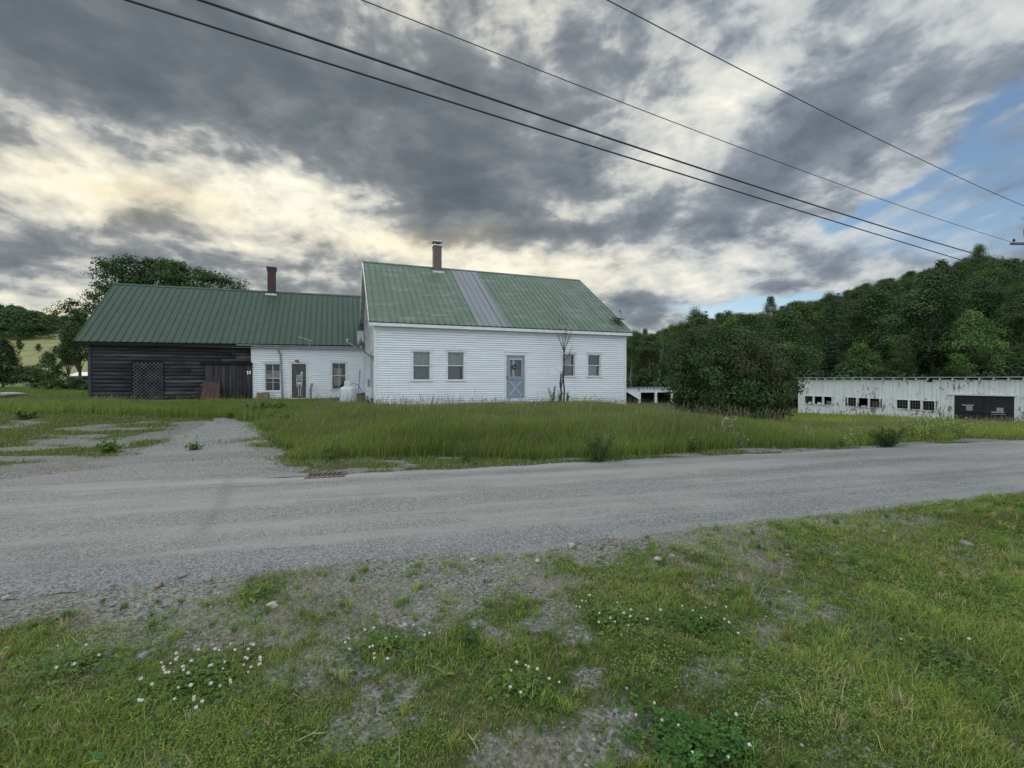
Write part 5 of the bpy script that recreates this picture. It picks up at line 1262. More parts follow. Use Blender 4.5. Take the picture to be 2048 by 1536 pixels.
def make_bush():
    # round dark bush between house and shed, grown to the ground
    Y = 24.6; x = ray(1452, 760)[0]/ray(1452, 760)[1]*Y; z = float(gz(x, Y)); zt = PH+ray(1440, 658)[2]/ray(1440, 662)[1]*Y
    H = (zt-z)*1.13; W = 278/PF*Y; pts = []
    while len(pts) < 250:
        d = rvec(1)[0]; t = (d[2]+1)/2; r = R.uniform(.35, 1)**.5
        rad = W/2*(1-.22*t+.10*math.sin(3*math.atan2(d[1], d[0])+1)+.08*math.sin(7*math.atan2(d[1], d[0])+5*t))
        px_, py_, pz = d[0]*rad*r, d[1]*rad*r*.85, H*(.47+.47*d[2]*r)
        px_ += (H*.5-pz)*.16
        if pz < .12: pz = R.uniform(.1, .6)
        pts.append((px_, py_, pz))
    pts = np.array(pts); n = 42000; k = R.integers(0, len(pts), n); c = pts[k]+rvec(n)*(R.uniform(0, 1, (n, 1))**.5)*np.array([.62, .62, .5])
    c[:, 2] = np.maximum(c[:, 2], .03+R.uniform(0, .1, n))
    tone = R.normal(1, .20, len(pts)).clip(.6, 1.5); red = sst(.56, .85, fbm(pts[:, 0]+7, pts[:, 2], .55, 2)+.18*(pts[:, 2] > H*.45))
    col = greens(n, (.070, .122, .046), .22, .06)*tone[k][:, None]; col = col*(1-red[k][:, None]*.6)+(np.array([.072, .066, .044])[None]*tone[k][:, None])*red[k][:, None]*.6
    v, f, cc = leaf_quads(c, np.full(n, .135), .6, col, 1.8, out=(c-pts[k])/.55+.5*(c-np.array([0, 0, H*.4]))/(W*.5))
    e = empty('round_bush', (x, Y, z), 0, 'big round dark bush with reddish tint between the farmhouse and the white shed', 'bush'); np_mesh('foliage', v, f, cc, M['foliage'], e)
    m = MB()
    for i in range(16):
        q = pts[R.integers(0, len(pts))]; m.tube([(q[0]*.12, q[1]*.12, -.1), (q[0]*.4, q[1]*.4, q[2]*.5), tuple(q)], [.06, .04, .012], 5)
    m.build('stem', M['deadbark'], e)
make_bush()
# ---------------------------------------------------------------- trees on the left
def make_left_trees():
    big = tree_proto('barn_ash', 13.3, 15.6, 2.6, 360, 120, .98, .25, (.066, .104, .042), .30, hollow=.15, shape='dome', nl=46, gauss=.7)
    Y = 46.; x = ray(332, 760)[0]/ray(332, 760)[1]*Y; z = float(gz(x, Y)); zt = PH+ray(345, 516)[2]/ray(345, 520)[1]*Y; plant(big, 'ash_tree', (x, Y, z), .6, (1., 1., (zt-z)/13.3), 'wide leafy ash tree whose crown rises behind the barn roof', 'tree')
    sm = tree_proto('side_ash', 9, 5.4, 3.2, 90, 90, .8, .25, (.074, .106, .044), .18, hollow=.25, nl=24)
    def put(pr, px, Y, topy, h, lab, rz=0., sx=1., nm='broadleaf_tree', cat='tree', parts=('crown', 'trunk')):
        x = ray(px, 760)[0]/ray(px, 760)[1]*Y; z = float(gz(x, Y)); zt = PH+ray(px, topy)[2]/ray(px, topy)[1]*Y; sc = (zt-z)/h; plant(pr, nm, (x, Y, z-.05), rz, (sc*sx, sc*sx, sc), lab, cat, None, parts)
    put(sm, 160, 52, 622, 9, 'leafy tree close to the left end of the barn', 1., 1.0)
    put(sm, 138, 66, 662, 9, 'smaller tree left of the barn in front of the wooded hill', 2.5, .7)
    dk = tree_proto('dark_tree', 9, 6.0, .5, 110, 70, .95, .30, (.042, .066, .032), .2, shape=(.7, 1))
    put(dk, 6, 50, 672, 9, 'dark dense tree cut by the left edge of the view', .4, .95)
    sp = tree_proto('young', 4.0, 3.6, .1, 90, 60, .42, .17, (.088, .124, .046), .07, shape=(1.6, 1), hollow=.2)
    put(sp, 98, 42, 700, 4.0, 'pointed young tree with spreading base on the mown lawn left of the barn', 1.2, 1.05)
    bs = tree_proto('hedge', 2.2, 4.4, .05, 60, 60, .5, .19, (.066, .098, .040), .05, shape=(.4, 1), hollow=.2)
    put(bs, 142, 43, 752, 2.2, 'low leafy bush between the young tree and the barn', .3, 1.1, 'bush', 'bush', ('foliage', 'stem'))
    put(bs, 172, 40, 749, 2.2, 'rounded bush touching the left corner of the barn', 2., 1.0, 'bush', 'bush', ('foliage', 'stem'))
    put(bs, 62, 60, 728, 2.2, 'grey-green bush at the lower edge of the meadow, left of the young tree', 4., .95, 'bush', 'bush', ('foliage', 'stem'))
    # trees on the far left hill: a line along the meadow top stands apart, the rest reads as one wood
    lo = [tree_proto('far_a', 12, 8, 1.5, 46, 46, 1.5, .75, GR_M, .2), tree_proto('far_b', 13, 7, 1.5, 46, 46, 1.4, .72, GR_D, .2), conifer_proto(15, 5, 1, (.034, .068, .034), 18, 90, .6)]
    VV, FF, CC, b = [], [], [], 0; rng = random.Random(3); cnt = 0; pos = []
    def arr(me):
        v = np.empty(len(me.vertices)*3, np.float32); me.vertices.foreach_get('co', v); c = np.empty(len(me.vertices)*4, np.float32); me.attributes['Col'].data.foreach_get('color', c); return v.reshape(-1, 3), c.reshape(-1, 4)[:, :3]
    A = [arr(p[0]) for p in lo]
    top = lambda px: np.interp(px, [-200, 0, 30, 60, 100, 150, 260, 420], [604, 612, 612, 622, 632, 640, 655, 690])
    while cnt < 330:
        u = rng.uniform(-1.35, -.60); y = rng.uniform(168, 350); x = u*y
        edge = 178+14*math.sin(x*.03)+(-u-.9)*30
        if y < edge: continue
        z = float(gz(x, y)); k = rng.choices([0, 1, 2], [5, 4, 2.2])[0]; s = rng.uniform(.75, 1.25); px = 1024+PF*u; zmax = PH+(760-top(px)+rng.uniform(-6, 8))/PF*y
        h = (12, 13, 15)[k]
        if z+h*s > zmax: s = (zmax-z)/h
        if s < .25: continue
        v, c = A[k]; a = rng.uniform(0, 6.28); ca, sa = math.cos(a), math.sin(a)
        w = v.copy(); w[:, 0], w[:, 1] = (v[:, 0]*ca-v[:, 1]*sa)*s*1.15, (v[:, 0]*sa+v[:, 1]*ca)*s*1.15; w[:, 2] *= s; w += np.array([x, y, z-.2]); VV.append(w); CC.append((c*rng.uniform(.7, 1.3)).clip(0, 1)); cnt += 1
    V = np.concatenate(VV); o = np_mesh('distant_wood', V, np.arange(len(V)).reshape(-1, 4), np.concatenate(CC), M['foliage']); tag(o, 'dark wood covering the far left hill above the meadow', 'wood', None, 'stuff')
    for px, Y, ty, k, lb in ((40, 150, 676, 1, 'dark tree at the top left corner of the pale meadow'), (78, 146, 686, 0, 'rounded tree on the upper edge of the pale meadow'), (112, 140, 690, 1, 'dark tree above the pointed young tree, at the meadow edge'), (20, 118, 700, 0, 'mid green tree at the far left of the meadow foot'), (150, 150, 690, 0, 'rounded tree at the meadow edge near the barn eave')):
        put(lo[k], px, Y, ty, (12, 13, 15)[k], lb, px*.1, 1.1)
make_left_trees()
# ---------------------------------------------------------------- dead sapling and weeds by the house wall
def make_sapling():
    F = Frame(*HF.world(0, -.9, 0)[:2], 20.5); P = lambda px, py: (lambda h: F.world(h[0], 0, h[1]))(F.hit(px, py))
    b = P(1127, 806); e = empty('dead_sapling', (b[0], b[1], float(gz(b[0], b[1]))), 0, 'leafless dark sapling with a broken second stem in front of the farmhouse wall', 'sapling'); o = Vector(e.location)
    q = lambda px, py, dn=0.: Vector(P(px, py))-o+Vector((0, dn, 0))
    m = MB(); m.tube([q(1127, 812), q(1128.5, 780), q(1126.5, 757), q(1128, 735), q(1128.3, 704)], [.045, .04, .036, .03, .026], 7); m.build('trunk', M['deadbark'], e)
    m = MB(); m.tube([q(1121, 812), q(1122.5, 785), q(1120.5, 768), q(1122, 750), q(1120.5, 745)], [.055, .045, .05, .035, .012], 7); m.tube([q(1122.5, 775), q(1125.5, 758), q(1124, 742)], [.03, .025, .01], 6); m.build('broken_stem', M['deadbark'], e)
    m = MB()
    for tx, ty, dn, w in ((1112, 665, .1, .015), (1118, 640, -.1, .016), (1105, 622, .2, .008), (1136, 645, .15, .016), (1143, 668, -.15, .013), (1133, 622, 0, .010), (1150, 640, .2, .008), (1124, 632, -.2, .010), (1147, 655, .3, .008)):
        c = q(1128.3, 706); t = q(tx, ty, dn); md = c.lerp(t, .45)+Vector((0, 0, .10)); m.tube([c, md, t], [w, w*.7, w*.2], 5)
        for k in range(5):
            s = c.lerp(t, R.uniform(.35, .9)); m.tube([s, s+Vector((R.normal(0, .12), R.normal(0, .1), R.uniform(.15, .55)))], [w*.4, .002], 4)
    for k in range(7):
        s = q(1128, R.uniform(715, 765)); sg = -1 if k % 2 else 1; m.tube([s, s+Vector((sg*R.uniform(.2, .7), R.normal(0, .1), R.uniform(.1, .5)))], [.008, .002], 4)
    for k in range(6):
        s = q(R.uniform(1138, 1160), 700, .1); m.tube([q(1128, 722), s.lerp(q(1128, 722), .5), s+Vector((0, 0, R.uniform(.1, .5)))], [.006, .005, .002], 4)
    m.build('branches', M['deadbark'], e)
make_sapling()
def weed_proto(h, w, n, ls, base, asp=2.4, stems=7, droop=.2):
    """bundle of leafy upright stems"""
    cs = []; m = MB()
    for i in range(stems):
        a = R.uniform(0, 6.28); r = R.uniform(0, .5)*w; hh = h*R.uniform(.6, 1); L = w*.5*R.uniform(.2, 1); p0 = Vector((r*.3*math.cos(a), r*.3*math.sin(a), -.03)); p1 = Vector(((r*.3+L)*math.cos(a), (r*.3+L)*math.sin(a), hh)); md = p0.lerp(p1, .5)+Vector((-.1*L*math.cos(a), -.1*L*math.sin(a), .08*hh)); m.tube([p0, md, p1], [.006*h+.002, .004*h+.002, .002], 4)
        t = R.uniform(.12, 1, n//stems)[:, None]; q = np.array(p0)*(1-t)**2+2*np.array(md)*t*(1-t)+np.array(p1)*t*t; cs.append(q+R.normal(0, 1, q.shape)*ls*.55*(1.2-t*.6))
    c = np.concatenate(cs); v, f, cc = leaf_quads(c, np.full(len(c), ls), .6, greens(len(c), base, .25), asp)
    me = np_mesh('foliage', v, f, cc, M['foliage'], link=False); tk = bpy.data.meshes.new('stem'); tk.from_pydata(m.v, [], m.f); tk.materials.append(M['greenstem']); return me, tk
PT = ('foliage', 'stem')
def make_weeds():
    dark = weed_proto(1.0, 1.0, 1500, .075, (.080, .130, .048), stems=26); mid = weed_proto(.8, .7, 420, .085, (.11, .165, .048), stems=12); pale = weed_proto(.8, .8, 420, .080, (.30, .36, .12), stems=16); cream = weed_proto(.8, .9, 260, .06, (.42, .44, .32), 1.6, 10); tall = weed_proto(1., .4, 420, .07, (.042, .078, .036), stems=6); lush = weed_proto(.45, .8, 420, .12, (.11, .175, .045), 1.5, 16)
    def put(pr, nm, px, py, sc, lab, cat='weed', grp=None, sx=1.):
        x, y = ground_hit(px, py); plant(pr, nm, (x, y, float(gz(x, y))-.02), px*.37, (sc*sx, sc*sx, sc), lab, cat, grp, PT)
    put(dark, 'roadside_bush', 1197, 922, .60, 'small dark bush on the road bank below the sapling', 'bush', None, 1.05)
    put(dark, 'roadside_bush', 1775, 893, .52, 'rounded dark bush by the road in front of the white shed windows', 'bush', None, 1.7)
    put(mid, 'leafy_weed', 1390, 905, .6, 'upright leafy weed at the road edge right of the dark bank bush')
    put(mid, 'leafy_weed', 660, 925, .65, 'tall yellow green weed at the left front of the tall grass')
    put(mid, 'leafy_weed', 930, 925, .5, 'leafy weed low in the middle of the grass bank')
    g = 'pale yellow green weeds in front of the white shed'
    for px, py, s in ((1822, 880, .7), (1845, 878, .8), (1870, 876, .75), (1893, 874, .7), (1716, 890, .6), (1920, 874, .65), (1685, 893, .5), (1808, 868, .8), (1858, 866, .85), (1905, 866, .8)): put(pale, 'pale_weed', px, py, s, 'pale yellow green weed by the road in front of the white shed doors', 'weed', g)
    put(cream, 'cream_flowered_weed', 985, 872, .75, 'cream flowered spray in the middle of the tall grass below the front door', 'wildflower'); put(cream, 'cream_flowered_weed', 1440, 880, .8, 'cream flowered spray in the grass left below the round bush', 'wildflower')
    put(cream, 'cream_flowered_weed', 1478, 895, .5, 'small cream spray nearest the road below the round bush', 'wildflower'); put(cream, 'cream_flowered_weed', 1612, 888, .6, 'cream flowered spray in the grass before the left end of the shed', 'wildflower'); put(cream, 'cream_flowered_weed', 652, 862, .4, 'small white flowered weed in the tall grass below the gas tank', 'wildflower')
    for i, (px, py, s) in enumerate(((1905, 858, .5), (1950, 856, .5), (1985, 858, .45), (1960, 868, .4))): put(cream, 'cream_flowered_weed', px, py, s, 'small white flowered weed in the grass before the shed doors', 'wildflower', 'white wildflowers before the shed doors')
    for px, h, lb in ((1105, 1.0, 'dark upright weed left of the sapling foot'), (1120, .75, 'dark weed wrapped round the foot of the sapling'), (1135, .72, 'dark weed right of the sapling foot'), (738, .55, 'dark weed at the left corner of the farmhouse')):
        f = Frame(*HF.world(0, -.75, 0)[:2], 20.5); s = f.hit(px, 800)[0]; w = f.world(s, 0, 0); plant(tall, 'wall_weed', (w[0], w[1], float(gz(w[0], w[1]))), px, h*1.0, lb, 'weed', None, PT)
    for i, (px, py, s, lb) in enumerate(((500, 832, .9, 'broad leafed weed clump at the head of the driveway'), (545, 826, 1.0, 'lush weed clump in front of the wooden crate'), (470, 836, .7, 'low weed clump left of the driveway head'), (575, 845, .7, 'low leafy weed where the driveway meets the tall grass'), (220, 905, .6, 'flat weed clump in the gravel left of the driveway'), (390, 900, .4, 'small weed growing in the middle of the driveway'), (55, 838, .7, 'leafy weed in the grass at the far left'))): put(lush, 'broad_weed', px, py, s, lb)
make_weeds()
# ---------------------------------------------------------------- grasses
def blades(P, h, w, lean, col, bend=.35, seg=2, face=None):
    """grass blades: base points P (n,3); h, w, lean per blade; col per blade"""
    n = len(P); a = R.uniform(0, 2*math.pi, n); d = np.stack([np.cos(a), np.sin(a), np.zeros(n)], 1)
    b = R.uniform(0, 2*math.pi, n); s = np.stack([np.cos(b), np.sin(b), np.zeros(n)], 1)*(w/2)[:, None]
    wind = np.array([.18, .02, 0.])[None]*h[:, None]
    k = (h*lean)[:, None]
    p1 = P+d*k*.30+wind*.25+np.array([0, 0, 1.])*(h*.55)[:, None]; p2 = P+d*k+wind+np.array([0, 0, 1.])*(h*(1-.35*lean**2).clip(.3, 1))[:, None]
    v = np.stack([P-s, P+s, p1+s*.8, p1-s*.8, p2], 1).reshape(-1, 3); i = np.arange(n)*5
    return v, [np.stack([i, i+1, i+2, i+3], 1), np.stack([i+3, i+2, i+4], 1)], np.repeat(col, 5, 0)
def join(parts):
    V, F4, F3, C, b = [], [], [], [], 0
    for v, (f4, f3), c in parts: V.append(v); F4.append(f4+b); F3.append(f3+b); C.append(c); b += len(v)
    return np.concatenate(V), [np.concatenate(F4), np.concatenate(F3)], np.concatenate(C)
def make_tall_grass():
    N = 1800000; y = 8.2+R.uniform(0, 1, N)**1.25*27; u = R.uniform(-1.2, 1.16, N); x = u*y
    left_edge = tall_edge(y)+(fbm(x*0+4, y, .9, 3)-.5)*1.6
    m = mfar(x, y); edge = .55+(fbm(x, y*0, .7, 3)-.5)*1.3+np.where(x < 1.5, .35*np.clip(1.5-x, 0, 4)*.6, 0)
    keep = (m > edge) & (x > left_edge) & (house_dist(x, y) > .06)
    SL = SF.local(x, y); keep &= ~((SL[0] > -.3) & (SL[1] > -.15)); keep &= (y < 34) & ~((x > 9) & (y > 33))
    lo = (x < -8.2); keep &= ~(lo & (y < 15.3+(fbm(x, y, .5, 3)-.5)*2.2)); keep &= ~(lo & (y > 22+(fbm(x, y, .4, 3)-.5)*3)); keep &= (x > -1.19*y)
    HL = HF.local(x, y); keep &= ~((HL[1] > 0) & (HL[0] > 0) & (HL[0] < WL) & (HL[1] < DEP)); keep &= ~((HL[0] <= 0) & (HL[1] > 8) & (HL[0] > -13.2))
    dens = np.clip(13/y, .35, 1.0)*np.where(lo, .8, 1); keep &= R.uniform(0, 1, N) < dens*.62
    x, y = x[keep], y[keep]; n = len(x); P = np.stack([x, y, gz(x, y)-.01], 1); m = mfar(x, y); patch = fbm(x, y, .45, 3); fine = fbm(x+40, y, 1.6, 2)
    h = (.30+.36*patch+.22*fine)*R.uniform(.55, 1.1, n)*(.55+.45*sst(.3, 2.2, m)); h *= np.where(x < -8.2, 1.15, 1.); hd = house_dist(x, y); h *= np.where(x < 8, np.interp(y, [8, 11, 14, 17, 20], [1.0, .95, .74, .52, .40]), np.interp(y, [9, 14, 20], [.52, .46, .5]))*np.interp(x, [6, 9], [1, 1]); h *= .45+.55*sst(0, 3.0, np.where(x < -8.2, 3, x-left_edge[keep]))
    w = .0042+.00038*y; w = w*R.uniform(.7, 1.3, n)
    base = np.array([.190, .252, .058]); col = greens(n, base, .24, .16); br = (fbm(x+9, y+3, .32, 3) > .53)[:, None]*(R.uniform(0, 1, n) < .10)[:, None]; col = np.where(br, np.array([.165, .135, .080])*R.uniform(.6, 1.2, (n, 1)), col)
    col *= (1+.75*(fbm(x+20, y, .5, 3)-.5))[:, None]; right_tone = sst(5, 14, x)[:, None]*.35; col = col*(1+right_tone*np.array([.9, .8, .2]))  # blades paler and yellower towards the right
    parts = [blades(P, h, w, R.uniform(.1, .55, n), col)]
    # flowering stems with seed heads standing above the leaves
    k = R.uniform(0, 1, n) < .030; P2 = P[k]; n2 = len(P2); h2 = h[k]*R.uniform(1.25, 1.75, n2)+.06
    parts.append(blades(P2, h2, w[k]*.45, R.uniform(.02, .22, n2), greens(n2, (.20, .19, .10), .2)))
    # seed head: a short fat blade set at the top of a stem
    q = P2.copy(); q[:, 2] += h2*.80; q[:, 0] += h2*.12; parts.append(blades(q, h2*.16+.02, w[k]*1.1, R.uniform(.05, .3, n2), greens(n2, (.215, .17, .12), .25)))
    v, f, c = join(parts); print('tall grass', n); o = np_mesh('tall_grass', v, f, c, M['blade']); tag(o, 'tall unmown grass on the bank in front of the house', 'grass', None, 'stuff')
    # thin long stems against the white clapboards
make_tall_grass()
def make_short_grass():
    N = 1250000; y = .3+R.uniform(0, 1, N)**1.1*9.5; u = R.uniform(-1, 1, N); x = u*(1.22*y+2.6); n_ = mnear(x, y)
    keep = (n_ > .0) & (R.uniform(0, 1, N) < np.clip(near_cover(x, y)*.95+.10+.16*sst(.45, .6, fbm(x+2, y+44, 5, 3))*sst(.0, .8, n_), 0, 1)); x, y = x[keep], y[keep]; n = len(x)
    P = np.stack([x, y, gz(x, y)-.004], 1); tuft = fbm(x+70, y, 3.2, 3); lush = sst(.54, .68, fbm(x+12, y+60, 1.5, 3)); h = (.016+.026*tuft+.030*lush)*R.uniform(.45, 1.25, n)*(1+.30*sst(1.0, 4, x)); w = (.0020+.0005*y)*R.uniform(.7, 1.4, n)
    col = greens(n, (.215, .290, .064), .30, .18); dry = R.uniform(0, 1, n) < .12+.30*(1-lush)*sst(.45, .6, fbm(x+90, y+7, 1.9, 3)); col[dry] = np.array([.36, .31, .18])*R.uniform(.5, 1.25, (dry.sum(), 1)); col *= (1+.8*(fbm(x+50, y+50, 1.2, 3)-.5))[:, None]
    dk = sst(.5, .68, fbm(x+5, y+25, .7, 3))[:, None]; col = col*(1-dk*.30)
    print('short grass', n); parts = [blades(P, h, w, R.uniform(.3, 1.15, n), col)]
    # separate tufts, each with its own tint, and dry bunches
    NT = 9500; y = .3+R.uniform(0, 1, NT)**1.1*8.5; x = R.uniform(-1, 1, NT)*(1.22*y+2.6); k = (mnear(x, y) > .15) & (R.uniform(0, 1, NT) < near_cover(x, y)*.75+.22); x, y = x[k], y[k]; NT = len(x); nb = R.integers(14, 46, NT); i = np.repeat(np.arange(NT), nb); n = len(i)
    rad = R.uniform(.012, .05, NT)[i]*np.sqrt(R.uniform(0, 1, n)); an = R.uniform(0, 6.28, n); px, py = x[i]+rad*np.cos(an), y[i]+rad*np.sin(an); hT = R.uniform(.03, .09, NT)*np.where(x > 1.5, 1.15, .9)
    tint = np.array([(.205, .290, .062), (.150, .245, .058), (.280, .315, .080), (.115, .205, .060), (.40, .34, .19)])[R.choice(5, NT, p=[.34, .26, .18, .14, .08])]*R.uniform(.7, 1.25, (NT, 1)); col = tint[i]*R.normal(1, .18, (n, 1)).clip(.5, 1.6)
    parts.append(blades(np.stack([px, py, gz(px, py)-.004], 1), hT[i]*R.uniform(.5, 1.2, n), (.0022+.0005*py)*R.uniform(.7, 1.4, n), R.uniform(.25, 1.0, n), col))
    NS = 2600; y = .4+R.uniform(0, 1, NS)*5.5; x = R.uniform(-1, 1, NS)*(1.2*y+2.6); k = (mnear(x, y) > .3) & (R.uniform(0, 1, NS) < .25+.5*near_cover(x, y)); x, y = x[k], y[k]; n = len(x); parts.append(blades(np.stack([x, y, gz(x, y)], 1), R.uniform(.06, .17, n), np.full(n, .0030), R.uniform(.2, 1.25, n), greens(n, (.42, .37, .23), .2, .1)))
    # far verge, driveway and yard tufts
    N = 420000; y = 6.2+R.uniform(0, 1, N)*12; x = R.uniform(-1.25, 1.15, N)*y; m = mfar(x, y); tall = tall_edge(y)
    strip = (m > .12) & (m < 1.6) & (x > -2.6); yard = (m > .1) & (x <= -2.6) & (x < tall+1.6) & (y < 17)
    cov = np.where(yard, yard_cover(x, y), strip_cover(x, y)); keep = (strip | yard) & (R.uniform(0, 1, N) < cov+.004); x, y = x[keep], y[keep]; n = len(x)
    P = np.stack([x, y, gz(x, y)-.004], 1); h = (.03+.07*fbm(x, y, 1.4, 3))*R.uniform(.4, 1.3, n); w = (.003+.0007*y)*R.uniform(.7, 1.4, n); col = greens(n, (.165, .215, .055), .28, .2); dry = R.uniform(0, 1, n) < .22; col[dry] = np.array([.27, .24, .13])*R.uniform(.6, 1.2, (dry.sum(), 1))
    parts.append(blades(P, h, w, R.uniform(.3, 1.1, n), col))
    # mown lawn beyond the barn
    N = 90000; y = 21+R.uniform(0, 1, N)**1.5*30; x = -y*R.uniform(.86, 1.2, N); P = np.stack([x, y, gz(x, y)-.01], 1); col = greens(N, (.15, .22, .055), .2, .12)*(1+.5*(fbm(x, y, .3, 3)-.5))[:, None]; parts.append(blades(P, R.uniform(.03, .09, N), .02+.0008*y, R.uniform(.3, 1., N), col))
    v, f, c = join(parts); o = np_mesh('short_grass', v, f, c, M['blade']); tag(o, 'short patchy grass on the near verge and around the driveway', 'grass', None, 'stuff')
    # low broad-leaved growth among the blades
    N = 700000; y = .3+R.uniform(0, 1, N)**1.15*8.4; x = R.uniform(-1, 1, N)*(1.22*y+2.6); keep = (mnear(x, y) > .1) & (R.uniform(0, 1, N) < near_cover(x, y)*sst(.42, .60, fbm(x+33, y+8, 1.5, 4))); x, y = x[keep], y[keep]; n = len(x); c = np.stack([x, y, gz(x, y)+R.uniform(.004, .042, n)], 1)
    NR = 700; ry = .5+R.uniform(0, 1, NR)**1.1*7; rx = R.uniform(-1, 1, NR)*(1.2*ry+2.6); k = (mnear(rx, ry) > .2) & (R.uniform(0, 1, NR) < near_cover(rx, ry)*.8+.08); rx, ry = rx[k], ry[k]; NR = len(rx); nl = R.integers(6, 12, NR); i = np.repeat(np.arange(NR), nl); q = len(i); an = R.uniform(0, 6.28, q); L = R.uniform(.025, .065, NR)[i]*R.uniform(.7, 1.2, q)
    d = np.stack([np.cos(an), np.sin(an), R.uniform(.15, .7, q)], 1); sd = np.stack([-np.sin(an), np.cos(an), np.zeros(q)], 1); b0 = np.stack([rx[i], ry[i], gz(rx[i], ry[i])+.004], 1); Lc = L[:, None]; rv = np.stack([b0, b0+d*Lc*.5+sd*Lc*.20, b0+d*Lc*np.array([1.05, 1.05, .75]), b0+d*Lc*.5-sd*Lc*.20], 1).reshape(-1, 3); rc = np.repeat(greens(q, (.115, .185, .050), .2, .14)*R.uniform(.7, 1.3, NR)[i][:, None], 4, 0)
    v, f, cc = leaf_quads(c, .0070+.0021*y, 1.4, greens(n, (.150, .225, .062), .22, .10)*(1+.6*(fbm(x, y, 2.2, 3)-.5))[:, None], 1.35); o = np_mesh('ground_cover', np.concatenate([v, rv]), np.concatenate([f, np.arange(len(rv)).reshape(-1, 4)+len(v)]), np.concatenate([cc, rc]), M['blade']); tag(o, 'low broad leaved growth among the grass of the near verge', 'ground cover', None, 'stuff')
make_short_grass()
# ---------------------------------------------------------------- clover patches with white flower heads
def make_clover():
    rng = random.Random(21)
    fm = MB()
    for i in range(34):
        d = rvec(1)[0]; d[2] = d[2]*.8+.12; c = Vector(d)*.0075; fm.lathe([(.0005, .0), (.0022, .003), (.0016, .006), (.0003, .007)], c, 5, Vector(d))
    fm.ball((0, 0, 0), .0075, 8, 6)
    fmesh = bpy.data.meshes.new('flower'); fmesh.from_pydata(fm.v, [], fm.f); fmesh.materials.append(M['petal']); fmesh.update()
    spec = [(405, 1372, .26, .15, 1400, 52, 'large clover patch with the most white flowers, lower left of the verge', (.105, .165, .042)), (775, 1300, .24, .11, 700, 16, 'clover patch with scattered white flowers, left of the bare gravel', (.105, .165, .042)),
            (1225, 1240, .24, .11, 700, 15, 'clover patch with white flowers right of the middle of the verge', (.115, .178, .046)), (1400, 1255, .26, .13, 900, 9, 'dense dark clover patch beside the right flowered one', (.080, .142, .038)),
            (1040, 1385, .20, .10, 500, 9, 'small clover patch with few flowers in the middle foreground', (.115, .178, .046)), (1390, 1500, .24, .12, 1000, 8, 'dense broad leaved dark clover clump at the bottom right foreground', (.065, .138, .034)),
            (945, 1300, .10, .09, 160, 0, 'small upright green tuft on the bare gravel in the foreground', (.06, .11, .03)), (525, 1190, .22, .14, 420, 0, 'flowerless clover patch by the road gravel on the left', (.115, .18, .046)), (170, 1330, .30, .11, 400, 5, 'clover patch with few flowers at the far left of the verge', (.115, .178, .046)), (1900, 1340, .45, .24, 700, 2, 'leafy clover patch at the right side of the verge', (.10, .16, .048))]
    for px, py, rx, ry, nl, nf, lab, base in spec:
        x, y = ground_hit(px, py); e = empty('clover_patch', (x, y, float(gz(x, y))), 0, lab, 'clover'); a = R.uniform(0, 6.283, nl); r = np.abs(R.normal(0, .62, nl))*(1+.35*np.sin(3*a+px)+.25*np.sin(5*a+py)); px_, py_ = rx*r*np.cos(a), ry*1.6*r*np.sin(a)
        hz = gz(x+px_, y+py_)-e.location.z; dome = np.clip(1-r**2, 0, 1); c = np.stack([px_, py_, hz+.012+.032*dome*R.uniform(.35, 1, nl)+R.uniform(0, .018, nl)], 1)
        V, F, C = [], [], []; k = 0; ls = .0125*R.uniform(.7, 1.35, nl)*(1.5 if 'broad' in lab else 1); tilt = R.normal(0, .35, (nl, 2)); rot = R.uniform(0, 6.28, nl); col = greens(nl, base, .25, .10)
        for j in range(3):      # three rounded leaflets each
            an = rot+j*2.094; d = np.stack([np.cos(an), np.sin(an), tilt[:, 0]*np.cos(an)+tilt[:, 1]*np.sin(an)-.15], 1); s = np.stack([-np.sin(an), np.cos(an), -tilt[:, 0]*np.sin(an)+tilt[:, 1]*np.cos(an)], 1); L = ls[:, None]
            pts = [c, c+d*L*.45+s*L*.42, c+d*L*.95+s*L*.30, c+d*L*1.0, c+d*L*.95-s*L*.30, c+d*L*.45-s*L*.42]; v = np.stack(pts, 1).reshape(-1, 3); V.append(v); F.append(np.arange(len(v)).reshape(-1, 6)+k); C.append(np.repeat(col*(1, 1, 1), 6, 0)); k += len(v)
        np_mesh('leaves', np.concatenate(V), np.concatenate(F), np.concatenate(C), M['blade'], e)
        for i in range(nf):
            an = rng.uniform(0, 6.28); rr = math.sqrt(rng.random())*1.15; fx, fy = rx*rr*math.cos(an), ry*1.6*rr*math.sin(an); o = bpy.data.objects.new('flower', fmesh); COL.objects.link(o); o.parent = e; s = rng.uniform(.42, .72); o.scale = (s, s, s*rng.uniform(.8, 1.1)); o.rotation_euler = (rng.uniform(-.4, .4), rng.uniform(-.4, .4), rng.uniform(0, 6)); o.location = (fx, fy, float(gz(x+fx, y+fy))-e.location.z+rng.uniform(.045, .085))
make_clover()
